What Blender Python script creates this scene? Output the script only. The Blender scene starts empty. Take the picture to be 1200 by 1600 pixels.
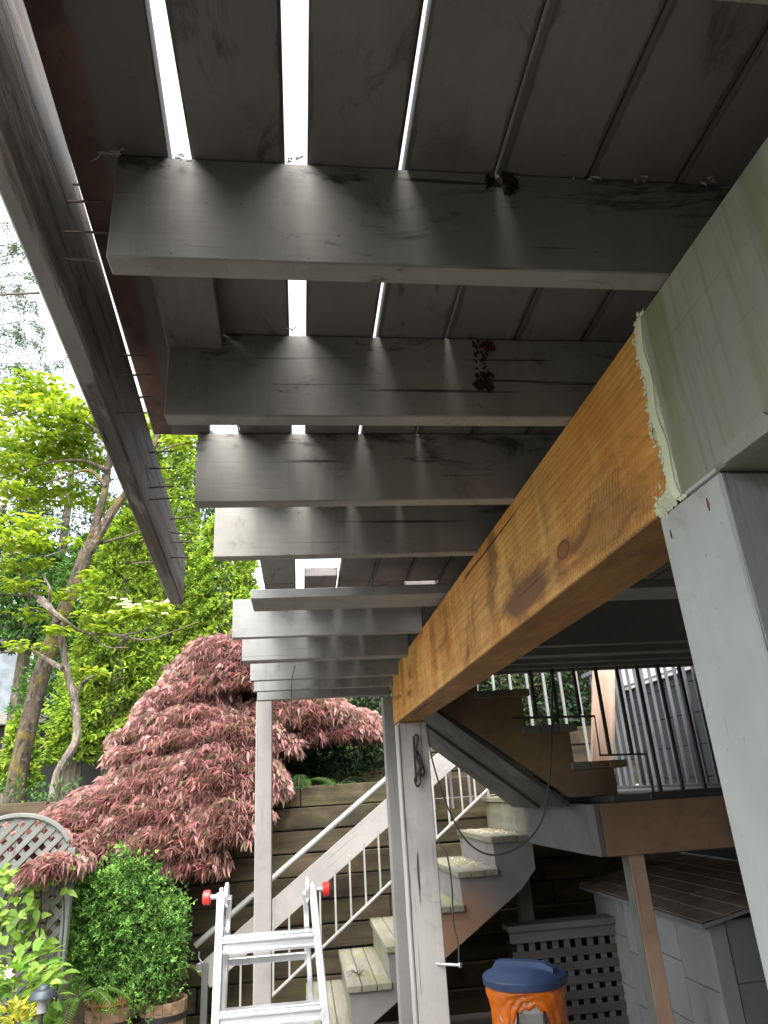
import bpy, bmesh, math, random
import numpy as np
from mathutils import Vector, Matrix

# ------------------------------------------------------------------ camera, sky, sun, exposure
SC = bpy.context.scene
COL = SC.collection
RW = np.array([[0.99215, -0.11010, -0.05924],
               [0.01254, -0.38287, 0.92372],
               [-0.12438, -0.91721, -0.37848]])          # world -> camera axes (camera stands at the origin)
F = 1070.0
u, s, vt = np.linalg.svd(RW); RW = u @ vt
camd = bpy.data.cameras.new('camera'); cam = bpy.data.objects.new('camera', camd); COL.objects.link(cam)
camd.sensor_fit = 'HORIZONTAL'; camd.sensor_width = 36.0; camd.lens = 36.0 * F / 1200.0
camd.clip_start = 0.02; camd.clip_end = 600
cam.matrix_world = Matrix(RW.T.tolist()).to_4x4()
SC.camera = cam

SUN_EL, SUN_AZ = 56.0, -165.0        # azimuth from +Y towards +X (degrees)
w = bpy.data.worlds.new('World'); SC.world = w; w.use_nodes = True
nt = w.node_tree; nt.nodes.clear()
sky = nt.nodes.new('ShaderNodeTexSky'); sky.sky_type = 'NISHITA'; sky.sun_disc = False
sky.sun_elevation = math.radians(SUN_EL); sky.sun_rotation = math.radians(SUN_AZ)
sky.air_density = 1.0; sky.dust_density = 4.0; sky.ozone_density = 1.0
hs = nt.nodes.new('ShaderNodeHueSaturation'); hs.inputs['Saturation'].default_value = 0.28
bg = nt.nodes.new('ShaderNodeBackground'); bg.inputs['Strength'].default_value = 0.15
wo = nt.nodes.new('ShaderNodeOutputWorld')
nt.links.new(sky.outputs[0], hs.inputs['Color']); nt.links.new(hs.outputs[0], bg.inputs[0]); nt.links.new(bg.outputs[0], wo.inputs[0])
sl = bpy.data.lights.new('sun', 'SUN'); sl.energy = 1.5; sl.angle = math.radians(84); sl.color = (1.0, 0.96, 0.9)
so = bpy.data.objects.new('sun', sl); COL.objects.link(so)
e, a = math.radians(SUN_EL), math.radians(SUN_AZ)
sd = Vector((math.sin(a) * math.cos(e), math.cos(a) * math.cos(e), math.sin(e)))
so.rotation_euler = sd.to_track_quat('Z', 'Y').to_euler(); so.location = sd * 30
SC.view_settings.view_transform = 'Standard'; SC.view_settings.look = 'None'
SC.view_settings.exposure = 2.3; SC.view_settings.gamma = 1.0; SC.view_settings.use_curve_mapping = False
SC.render.engine = 'CYCLES'
SC.cycles.max_bounces = 8; SC.cycles.diffuse_bounces = 6; SC.cycles.transparent_max_bounces = 8

ZG = -1.75                           # patio level (camera is the origin)
rng = np.random.default_rng(7); random.seed(7)

# ------------------------------------------------------------------ measuring helpers
def _ray(x, y):
    return RW.T @ np.array([x - 600.0, -(y - 800.0), -F])
def PY(x, y, Y): d = _ray(x, y); return Vector(d * (Y / d[1]))
def PX(x, y, X): d = _ray(x, y); return Vector(d * (X / d[0]))
def PZ(x, y, Z): d = _ray(x, y); return Vector(d * (Z / d[2]))

# ------------------------------------------------------------------ material helpers
class NT:
    def __init__(s, name):
        s.m = bpy.data.materials.new(name); s.m.use_nodes = True; s.t = s.m.node_tree; s.t.nodes.clear()
        s.out = s.n('ShaderNodeOutputMaterial')
    def n(s, typ, **kw):
        k = s.t.nodes.new(typ)
        for a_, v in kw.items(): setattr(k, a_, v)
        return k
    def l(s, a_, b): s.t.links.new(a_, b)
    def setin(s, node, key, v):
        if hasattr(v, 'is_linked') or isinstance(v, bpy.types.NodeSocket): s.l(v, node.inputs[key])
        else: node.inputs[key].default_value = v
    def coords(s, scale=(1, 1, 1), rnd=True, obj=True):
        tc = s.n('ShaderNodeTexCoord'); src = tc.outputs['Object']
        if rnd:
            oi = s.n('ShaderNodeObjectInfo'); mu = s.n('ShaderNodeMath', operation='MULTIPLY'); mu.inputs[1].default_value = 37.0
            s.l(oi.outputs['Random'], mu.inputs[0])
            va = s.n('ShaderNodeVectorMath', operation='ADD'); s.l(src, va.inputs[0]); s.l(mu.outputs[0], va.inputs[1]); src = va.outputs[0]
        mp = s.n('ShaderNodeMapping'); s.l(src, mp.inputs[0]); mp.inputs['Scale'].default_value = scale
        return mp.outputs[0]
    def noise(s, vec, scale, detail=4, rough=.6, dist=0):
        k = s.n('ShaderNodeTexNoise'); s.l(vec, k.inputs['Vector']); k.inputs['Scale'].default_value = scale
        k.inputs['Detail'].default_value = detail; k.inputs['Roughness'].default_value = rough; k.inputs['Distortion'].default_value = dist
        return k.outputs['Fac']
    def ramp(s, fac, a_, b, va=0.0, vb=1.0):
        k = s.n('ShaderNodeMapRange'); s.l(fac, k.inputs[0]); k.inputs[1].default_value = a_; k.inputs[2].default_value = b
        k.inputs[3].default_value = va; k.inputs[4].default_value = vb; k.interpolation_type = 'SMOOTHSTEP'
        return k.outputs[0]
    def mul(s, a_, b, op='MULTIPLY'):
        k = s.n('ShaderNodeMath', operation=op); s.setin(k, 0, a_); s.setin(k, 1, b); return k.outputs[0]
    def mix(s, fac, a_, b, blend='MIX'):
        k = s.n('ShaderNodeMix', data_type='RGBA', blend_type=blend); s.setin(k, 0, fac)
        s.setin(k, 6, a_ if isinstance(a_, bpy.types.NodeSocket) else (*a_[:3], 1)); s.setin(k, 7, b if isinstance(b, bpy.types.NodeSocket) else (*b[:3], 1))
        return k.outputs[2]
    def bump(s, h, strength=.5, dist=.002, prev=None):
        k = s.n('ShaderNodeBump'); s.l(h, k.inputs['Height']); k.inputs['Strength'].default_value = strength; k.inputs['Distance'].default_value = dist
        if prev is not None: s.l(prev, k.inputs['Normal'])
        return k.outputs[0]
    def bsdf(s, col, rough=.6, normal=None, metal=0.0, spec=.5):
        k = s.n('ShaderNodeBsdfPrincipled'); s.setin(k, 'Base Color', col if isinstance(col, bpy.types.NodeSocket) else (*col[:3], 1))
        s.setin(k, 'Roughness', rough); k.inputs['Metallic'].default_value = metal; k.inputs['Specular IOR Level'].default_value = spec
        if normal is not None: s.l(normal, k.inputs['Normal'])
        return k.outputs[0]
    def done(s, sh): s.l(sh, s.out.inputs[0]); return s.m

def paint(name, col, var=.25, dirt=.5, dirtcol=(.03, .028, .024), grain=.6, cracks=.35, stain=None, stain_amt=.5, rough=.62, specks=.35, streak=None, water=0.0, mildew=0.0, topbias=0.0, edge=None):
    """painted wood, grain along local x"""
    t = NT(name); c1 = t.coords(); cg = t.coords((1.0, 26, 26)); cw = t.coords((1.5, 9, 9))
    low = t.noise(c1, 2.3, 5, .6); col1 = t.mix(t.ramp(low, .3, .7), tuple(x * (1 - var) for x in col), tuple(min(1, x * (1 + var)) for x in col))
    if stain is not None:
        sn = t.noise(t.coords((1.0, 1.6, 1.6)), 1.7, 6, .62, .6)
        col1 = t.mix(t.ramp(sn, .52, .68, 0, stain_amt), col1, stain)
    if streak is not None:
        sk = t.noise(t.coords((17, 1.0, 1.0)), 1.0, 4, .62, .25)
        col1 = t.mix(t.ramp(sk, .47, .62, 0, .85), col1, streak)
        s2 = t.noise(t.coords((70, 2.0, 2.0)), 1.0, 3, .6, .1); col1 = t.mix(t.ramp(s2, .55, .7, 0, .4), col1, tuple(x * .7 for x in streak))
    if water:
        wn = t.noise(t.coords((11, 11, .9)), 1.0, 5, .65, .4); col1 = t.mix(t.ramp(wn, .5, .72, 0, water), col1, tuple(x * .45 for x in col))
        wl = t.noise(t.coords((23, 23, 1.2)), 1.0, 3, .6, .2); col1 = t.mix(t.ramp(wl, .6, .75, 0, water * .6), col1, tuple(min(1, x * 1.35) for x in col))
    if mildew:
        mn = t.noise(t.coords((2.2, 5, 5)), 1.6, 9, .74, .8)
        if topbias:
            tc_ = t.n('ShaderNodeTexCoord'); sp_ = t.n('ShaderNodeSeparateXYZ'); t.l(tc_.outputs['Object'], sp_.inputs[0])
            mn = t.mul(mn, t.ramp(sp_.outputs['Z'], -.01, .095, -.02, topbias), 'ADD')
        if edge:
            tc_ = t.n('ShaderNodeTexCoord'); sp_ = t.n('ShaderNodeSeparateXYZ'); t.l(tc_.outputs['Object'], sp_.inputs[0])
            ab = t.mul(sp_.outputs['Y'], 0.0, 'ABSOLUTE'); mn = t.mul(mn, t.ramp(ab, edge - .014, edge, 0, .26), 'ADD')
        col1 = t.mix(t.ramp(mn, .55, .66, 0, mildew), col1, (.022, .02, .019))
    g = t.noise(cg, 1.0, 6, .65, .4)
    dn = t.noise(c1, 5.5, 8, .72, .3)
    col2 = t.mix(t.ramp(dn, .56, .74, 0, dirt), col1, dirtcol)
    sp = t.noise(c1, 95, 3, .6); col2 = t.mix(t.ramp(sp, .68, .74, 0, specks), col2, dirtcol)
    ck = t.noise(t.coords((1.6, 75, 75)), 1.0, 3, .5, .25)
    col2 = t.mix(t.ramp(ck, .665, .70, 0, cracks), col2, (.018, .016, .014))
    gr = t.mix(t.ramp(g, .3, .7, 0, .07), col2, (.9, .9, .9), 'OVERLAY')
    b1 = t.bump(g, grain * .55, .0018)
    b2 = t.bump(t.noise(cw, 9.0, 5, .6), .25, .002, b1)
    rr = t.ramp(dn, .3, .8, rough - .12, rough + .2)
    return t.done(t.bsdf(gr, rr, b2, spec=.2))

def rawwood(name, col, dark, light=None, grain=.8, moss=None, moss_amt=.5, rough=.85, band=14):
    """bare / weathered timber, grain along local x"""
    t = NT(name); c1 = t.coords(); cg = t.coords((1.0, band, band)); cf = t.coords((2.5, 90, 90))
    g = t.noise(cg, 1.0, 5, .6, .8); fine = t.noise(cf, 1.0, 4, .6, .2)
    c = t.mix(t.ramp(g, .3, .72), dark, col)
    if light is not None: c = t.mix(t.ramp(t.noise(c1, 3.1, 4, .6), .5, .75, 0, .7), c, light)
    if moss is not None: c = t.mix(t.ramp(t.noise(c1, 4.3, 7, .7, .3), .48, .68, 0, moss_amt), c, moss)
    c = t.mix(t.ramp(fine, .62, .75, 0, .55), c, tuple(x * .35 for x in dark))
    b1 = t.bump(fine, grain, .003); b2 = t.bump(g, .5, .004, b1)
    return t.done(t.bsdf(c, rough, b2, spec=.2))

def plain(name, col, rough=.5, metal=0.0, var=.15, bump=.15, scale=30, spec=.5):
    t = NT(name); c1 = t.coords(); n = t.noise(c1, scale, 5, .6); lo = t.noise(c1, 4, 4, .6)
    c = t.mix(t.ramp(lo, .3, .7), tuple(x * (1 - var) for x in col), tuple(min(1, x * (1 + var)) for x in col))
    return t.done(t.bsdf(c, t.ramp(lo, .3, .7, max(.05, rough - .08), min(1, rough + .1)), t.bump(n, bump, .002), metal, spec))

def leafmat(name, trans=.35, rough=.55, tint=(1, 1, 1), glow=(1.25, 1.25, .7)):
    t = NT(name); at = t.n('ShaderNodeAttribute', attribute_name='Col')
    c = t.mix(1.0, at.outputs['Color'], tint, 'MULTIPLY')
    p = t.bsdf(c, rough, spec=.3)
    tr = t.n('ShaderNodeBsdfTranslucent'); t.l(t.mix(1.0, c, glow, 'MULTIPLY'), tr.inputs[0])
    mx = t.n('ShaderNodeMixShader'); mx.inputs[0].default_value = trans; t.l(p, mx.inputs[1]); t.l(tr.outputs[0], mx.inputs[2])
    return t.done(mx.outputs[0])

# ------------------------------------------------------------------ object helpers
def tag(o, label=None, cat=None, group=None, kind=None):
    if label: o['label'] = label
    if cat: o['category'] = cat
    if group: o['group'] = group
    if kind: o['kind'] = kind
    return o
def root(name, loc, label, cat, group=None):
    o = bpy.data.objects.new(name, None); o.empty_display_size = .1; COL.objects.link(o); o.location = loc
    return tag(o, label, cat, group)
def wloc(o):
    v = Vector(o.location)
    M = Matrix.Translation(v) @ o.rotation_euler.to_matrix().to_4x4()
    return (wmat(o.parent) @ o.matrix_parent_inverse @ M) if o.parent else M
wmat = wloc
def put(o, parent):
    COL.objects.link(o)
    if parent is not None:
        o.parent = parent; o.matrix_parent_inverse = wmat(parent).inverted()
    return o
def mesh_obj(name, verts, faces, mat, parent=None, loc=(0, 0, 0), smooth=False, cols=None, uv=None):
    me = bpy.data.meshes.new(name)
    me.from_pydata([tuple(v) for v in verts] if not isinstance(verts, np.ndarray) else verts.tolist(), [], faces if not isinstance(faces, np.ndarray) else faces.tolist())
    me.materials.append(mat)
    if cols is not None:
        ca = me.color_attributes.new('Col', 'FLOAT_COLOR', 'POINT'); ca.data.foreach_set('color', np.asarray(cols, np.float32).ravel())
    if smooth: me.polygons.foreach_set('use_smooth', np.ones(len(me.polygons), bool))
    me.update()
    o = bpy.data.objects.new(name, me); o.location = loc
    return put(o, parent)

BOX = {}
def boxmesh(L, W, H, mat, bev=.0025, rough_edges=0.0):
    key = (round(L, 4), round(W, 4), round(H, 4), mat.name, bev, rough_edges)
    if key in BOX: return BOX[key]
    bm = bmesh.new(); bmesh.ops.create_cube(bm, size=1.0)
    for v in bm.verts: v.co = Vector((v.co.x * L, v.co.y * W, v.co.z * H))
    if bev > 0: bmesh.ops.bevel(bm, geom=bm.edges[:], offset=min(bev, .3 * min(L, W, H)), segments=1, affect='EDGES')
    me = bpy.data.meshes.new('board'); bm.to_mesh(me); bm.free(); me.materials.append(mat)
    BOX[key] = me; return me
def frame(p0, p1, up):
    x = (Vector(p1) - Vector(p0)).normalized(); up = Vector(up)
    y = up.cross(x).normalized(); z = x.cross(y)
    return Matrix((x, y, z)).transposed()
def board(name, p0, p1, w, h, mat, parent=None, up=(0, 0, 1), bev=.0025, roll=0.0):
    """box from p0 to p1 (axis through its centre), w across, h along 'up'"""
    p0, p1 = Vector(p0), Vector(p1); R3 = frame(p0, p1, up)
    if roll: R3 = R3 @ Matrix.Rotation(roll, 3, 'X')
    o = bpy.data.objects.new(name, boxmesh((p1 - p0).length, w, h, mat, bev))
    o.location = (p0 + p1) / 2; o.rotation_euler = R3.to_euler()
    return put(o, parent)
def box(name, lo, hi, mat, parent=None, bev=.0025, axis='x'):
    """axis aligned box; grain (local x) along the given axis"""
    lo, hi = Vector(lo), Vector(hi); c = (lo + hi) / 2; d = hi - lo
    if axis == 'x': return board(name, (lo.x, c.y, c.z), (hi.x, c.y, c.z), d.y, d.z, mat, parent, (0, 0, 1), bev)
    if axis == 'y': return board(name, (c.x, lo.y, c.z), (c.x, hi.y, c.z), d.x, d.z, mat, parent, (0, 0, 1), bev)
    return board(name, (c.x, c.y, lo.z), (c.x, c.y, hi.z), d.y, d.x, mat, parent, (1, 0, 0), bev)

class MB:
    def __init__(s): s.v = []; s.f = []
    def tube(s, pts, rad, seg=8, caps=True):
        pts = [Vector(p) for p in pts]; n = len(pts)
        if not hasattr(rad, '__len__'): rad = [rad] * n
        b = len(s.v); ref = Vector((.13, .31, .94)); prev = None
        for i, p in enumerate(pts):
            tdir = (pts[min(i + 1, n - 1)] - pts[max(i - 1, 0)]).normalized()
            if prev is None:
                xx = tdir.cross(ref)
                if xx.length < .1: xx = tdir.cross(Vector((1, 0, 0)))
            else: xx = prev - tdir * prev.dot(tdir)
            xx.normalize(); prev = xx; yy = tdir.cross(xx)
            for k in range(seg):
                an = 2 * math.pi * k / seg; s.v.append(p + (xx * math.cos(an) + yy * math.sin(an)) * rad[i])
        for i in range(n - 1):
            for k in range(seg):
                k2 = (k + 1) % seg; s.f.append((b + i * seg + k, b + i * seg + k2, b + (i + 1) * seg + k2, b + (i + 1) * seg + k))
        if caps:
            s.f.append(tuple(b + k for k in range(seg))[::-1]); s.f.append(tuple(b + (n - 1) * seg + k for k in range(seg)))
        return s
    def lathe(s, prof, c, seg=24, wob=None, axis=None):
        b = len(s.v); c = Vector(c)
        A = axis.to_3x3() if axis is not None else Matrix.Identity(3)
        for i, (r, z) in enumerate(prof):
            for k in range(seg):
                an = 2 * math.pi * k / seg; rr = r + (wob(i, an) if wob else 0)
                s.v.append(c + A @ Vector((rr * math.cos(an), rr * math.sin(an), z)))
        for i in range(len(prof) - 1):
            for k in range(seg):
                k2 = (k + 1) % seg; s.f.append((b + i * seg + k, b + i * seg + k2, b + (i + 1) * seg + k2, b + (i + 1) * seg + k))
        return s
    def prism(s, poly, axis, a0, a1):
        """extrude a polygon given in the two other axes"""
        b = len(s.v); n = len(poly)
        for a_ in (a0, a1):
            for (p, q) in poly:
                s.v.append(Vector({'x': (a_, p, q), 'y': (p, a_, q), 'z': (p, q, a_)}[axis]))
        s.f.append(tuple(b + i for i in range(n))); s.f.append(tuple(b + n + i for i in range(n))[::-1])
        for i in range(n):
            j = (i + 1) % n; s.f.append((b + i, b + n + i, b + n + j, b + j))
        return s
    def build(s, name, mat, parent=None, smooth=False, origin=None):
        o0 = Vector(origin) if origin is not None else sum(s.v, Vector()) / max(1, len(s.v))
        o = mesh_obj(name, [v - o0 for v in s.v], s.f, mat, parent, o0, smooth)
        bm = bmesh.new(); bm.from_mesh(o.data); bmesh.ops.recalc_face_normals(bm, faces=bm.faces); bm.to_mesh(o.data); bm.free()
        if smooth:
            try: o.data.set_sharp_from_angle(angle=math.radians(40))
            except Exception: pass
        return o

def curve_pts(pts, n=6):
    """Catmull-Rom through points"""
    P = [Vector(p) for p in pts]; P = [P[0] * 2 - P[1]] + P + [P[-1] * 2 - P[-2]]; out = []
    for i in range(1, len(P) - 2):
        a_, b, c, d = P[i - 1:i + 3]
        for k in range(n):
            t = k / n; out.append(.5 * ((2 * b) + (c - a_) * t + (2 * a_ - 5 * b + 4 * c - d) * t * t + (3 * b - a_ - 3 * c + d) * t ** 3))
    out.append(P[-2]); return out

def unit(v): return v / np.maximum(1e-9, np.linalg.norm(v, axis=-1, keepdims=True))
def leaves(name, P, D, N, L, Wd, cols, mat, parent=None, bend=.18, mid=.45):
    """one bent diamond-shaped blade per row: base P, direction D, normal N"""
    P = np.asarray(P, float); n = len(P); D = unit(D); S = unit(np.cross(D, N)); N = np.cross(S, D)
    L = np.broadcast_to(np.asarray(L, float), (n,))[:, None]; Wd = np.broadcast_to(np.asarray(Wd, float), (n,))[:, None]
    M = P + D * L * mid + N * L * bend * .5
    V = np.stack([P, M + S * Wd * .5, P + D * L - N * L * bend, M - S * Wd * .5], 1).reshape(-1, 3)
    i = np.arange(n)[:, None] * 4
    Fc = np.concatenate([i + np.array([[0, 1, 2]]), i + np.array([[0, 2, 3]])], 0)
    C = np.repeat(np.concatenate([np.asarray(cols, float), np.ones((n, 1))], 1), 4, 0)
    o0 = V.mean(0)
    return mesh_obj(name, V - o0, Fc, mat, parent, tuple(o0), False, C)
def ovate(name, P, D, N, L, Wd, cols, mat, parent=None, bend=.18, fold=.12):
    P = np.asarray(P, float); n = len(P); D = unit(D); S = unit(np.cross(D, N)); N = np.cross(S, D)
    L = np.broadcast_to(np.asarray(L, float), (n,))[:, None]; Wd = np.broadcast_to(np.asarray(Wd, float), (n,))[:, None]
    ts = (0, .18, .42, .70, 1.0); ws = (0, .72, 1.0, .62, 0)
    V = []
    for t_, w_ in zip(ts, ws):
        m = P + D * L * t_ + N * L * bend * (t_ - 1.4 * t_ * t_)
        V.append(m)
        if w_: V.append(m + S * Wd * .5 * w_ + N * Wd * fold); V.append(m - S * Wd * .5 * w_ + N * Wd * fold)
    V = np.stack(V, 1).reshape(-1, 3); i = np.arange(n)[:, None] * 11
    F_ = [[0, 2, 1, 1], [0, 1, 3, 3], [1, 2, 5, 4], [1, 4, 6, 3], [4, 5, 8, 7], [4, 7, 9, 6], [7, 8, 10, 10], [7, 10, 9, 9]]
    Fl = []
    for f_ in F_:
        a_ = i + np.array([f_ if f_[2] != f_[3] else f_[:3]]); Fl += a_.tolist()
    C = np.repeat(np.concatenate([np.asarray(cols, float), np.ones((n, 1))], 1), 11, 0); o0 = V.mean(0)
    return mesh_obj(name, V - o0, Fl, mat, parent, tuple(o0), True, C)
def pick(pal, n, jit=.18):
    pal = np.array(pal); c = pal[rng.integers(0, len(pal), n)]
    return np.clip(c * (1 + rng.normal(0, jit, (n, 1))), .002, 1)
def rdir(n): return unit(rng.normal(size=(n, 3)))

# ------------------------------------------------------------------ materials
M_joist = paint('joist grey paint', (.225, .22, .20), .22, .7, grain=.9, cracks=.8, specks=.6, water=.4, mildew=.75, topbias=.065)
M_under = paint('deck underside paint', (.15, .138, .130), .18, .35, grain=.3, cracks=.1, specks=.3, mildew=.55, edge=.071)
M_greyfar = paint('far joist grey paint', (.205, .208, .20), .14, .4, grain=.35, cracks=.3, water=.35, mildew=.2)
M_post = paint('post grey paint', (.335, .355, .34), .16, .6, grain=1.7, cracks=.9, specks=.8, water=.0, dirtcol=(.16, .16, .15))
M_post2 = paint('far post grey paint', (.42, .405, .38), .14, .35, grain=1.9, cracks=.85)
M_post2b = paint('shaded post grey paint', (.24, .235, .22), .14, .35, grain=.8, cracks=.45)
M_thin = paint('slim post grey paint', (.23, .222, .21), .12, .25, grain=.6, cracks=.3)
M_oldbeam = paint('old beam green grey paint', (.255, .27, .225), .18, .45, grain=.6, cracks=.25, streak=(.165, .185, .11), dirtcol=(.10, .12, .06))
M_crust = plain('pale green paint crust', (.56, .60, .43), .8, 0, .15, .6, 120)
M_tread = rawwood('mossy grey tread', (.205, .197, .155), (.125, .12, .092), (.25, .24, .205), .6, (.15, .16, .045), .75, .85, 10)
M_string = paint('stringer grey paint', (.17, .165, .16), .14, .35, grain=.3, cracks=.15)
M_landgrey = paint('landing grey paint', (.095, .098, .097), .1, .3, grain=.3, cracks=.15)
M_tan = paint('tan stained board', (.22, .14, .09), .2, .4, grain=.8, cracks=.25, stain=(.12, .10, .085), stain_amt=.9)
M_tanpost = paint('tan weathered post', (.31, .21, .145), .2, .35, grain=.8, cracks=.5)
M_brown = paint('brown stringer board', (.16, .115, .07), .3, .4, grain=.3, cracks=.1, stain=(.19, .15, .045), stain_amt=.55)
M_darkgrey = paint('dark grey paint', (.13, .133, .127), .15, .4, grain=.35, cracks=.25)
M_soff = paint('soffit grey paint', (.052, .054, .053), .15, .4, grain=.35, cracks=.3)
M_tie = rawwood('dark railway tie', (.068, .053, .033), (.025, .021, .015), (.115, .087, .05), .9, (.058, .062, .019), .5, .95, 8)
M_tie2 = rawwood('brown railway tie', (.10, .078, .047), (.038, .03, .02), (.14, .11, .064), .9, (.075, .076, .024), .6, .95, 8)
M_tieend = rawwood('black tie end', (.03, .025, .02), (.015, .013, .01), None, .9)
M_black = plain('black iron', (.018, .018, .02), .5, .3, .2, .2)
M_rod = plain('pale grey baluster paint', (.24, .24, .23), .45, 0, .12, .1)
M_backrod = plain('weathered back baluster', (.16, .16, .155), .5, 0, .15, .1)
M_darkrod = plain('dark bronze baluster', (.045, .045, .045), .45, .2, .2, .1)
M_bluerod = plain('blue grey baluster', (.115, .12, .132), .45, 0, .15, .1)
M_alu = plain('brushed aluminium', (.74, .76, .79), .34, .85, .08, .12, 90)
M_aluw = plain('worn white aluminium', (.50, .515, .54), .42, .5, .1, .15, 60)
M_red = plain('red plastic knob', (.62, .03, .025), .4, 0, .08, .05)
M_cable = plain('dark cable', (.05, .045, .04), .55, 0, .2, .05)
M_nail = plain('rusty nail steel', (.12, .10, .09), .5, .7, .3, .2)
M_soil = plain('potting soil', (.035, .022, .014), .95, 0, .3, 1.0, 60)
M_terra = plain('terracotta', (.42, .17, .09), .8, 0, .15, .2)
M_stave = rawwood('barrel stave', (.27, .18, .11), (.12, .08, .05), None, .8)
M_lattice = paint('lattice grey paint', (.115, .12, .11), .15, .35, grain=.3)
M_shed = paint('shed grey panel', (.22, .225, .225), .1, .3, grain=.15, cracks=.05)
M_shedd = paint('shed grey trim', (.15, .155, .155), .1, .3, grain=.2, cracks=.05)
M_skirt = paint('skirt dark grey paint', (.085, .082, .078), .2, .5, grain=.4)
M_shingle = plain('brown asphalt shingle', (.13, .10, .082), .95, 0, .35, 1.0, 160)
M_white = plain('white trim paint', (.62, .62, .61), .6, 0, .04, .05)
M_house = paint('house grey panel', (.034, .037, .04), .08, .2, grain=.15, cracks=.03)
M_plank = rawwood('pink fresh plank', (.36, .26, .20), (.27, .18, .135), (.41, .31, .25), .4, None, .5, .8, 18)
M_lid = plain('blue plastic lid', (.035, .065, .15), .48, 0, .2, .25, 25)
M_bag = plain('orange plastic bag', (.72, .17, .015), .3, 0, .18, .5, 9)
M_can = plain('grey plastic can', (.42, .42, .42), .5, 0, .1, .1)
M_bark = rawwood('grey bark', (.24, .20, .16), (.08, .065, .05), (.33, .29, .24), 1.0, (.16, .13, .03), .6, .95, 22)
M_bark2 = rawwood('pale bark', (.34, .30, .25), (.15, .125, .10), (.45, .41, .36), .8, (.2, .17, .05), .4, .95, 20)
def barkmat(name, col, dark, lich, moss, ma):
    t = NT(name); v = t.coords((16, 16, 4)); c1 = t.coords(); n = t.noise(v, 1.0, 6, .7, .6)
    c = t.mix(t.ramp(n, .32, .66), dark, col); c = t.mix(t.ramp(t.noise(c1, 3.0, 6, .7, .4), .5, .66, 0, ma), c, moss); c = t.mix(t.ramp(t.noise(c1, 16, 5, .7), .56, .66, 0, .7), c, lich)
    return t.done(t.bsdf(c, .95, t.bump(n, 1.0, .03), spec=.15))
M_bark = barkmat('mossy bark', (.115, .092, .068), (.03, .025, .02), (.22, .20, .175), (.16, .13, .02), .75)
M_bark2 = barkmat('pale lichen bark', (.18, .155, .13), (.06, .05, .04), (.30, .28, .25), (.16, .14, .03), .5)
M_petal = plain('white petals', (.82, .76, .72), .6, 0, .05, .05)
M_leaf = leafmat('leaves', .4); M_needle = leafmat('needles', .25, .7); M_maple = leafmat('maple leaves', .22, .6, (1, 1, 1), (1.1, 1.0, 1.0))
M_darkwall = plain('dark stucco wall', (.022, .022, .022), .9, 0, .3, .5, 20)
M_concrete = plain('concrete slab', (.38, .36, .33), .85, 0, .15, .4, 25)
M_glass = plain('dark window glass', (.16, .19, .21), .15, 0, .3, .02, 3)
M_blue = plain('blue plastic tub', (.02, .06, .42), .45, 0, .1, .05)
M_debris = plain('pale petals and debris', (.62, .52, .44), .9, 0, .3, .3)
M_lint = plain('grey cobweb lint', (.42, .41, .40), .95, 0, .2, .5)

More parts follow.
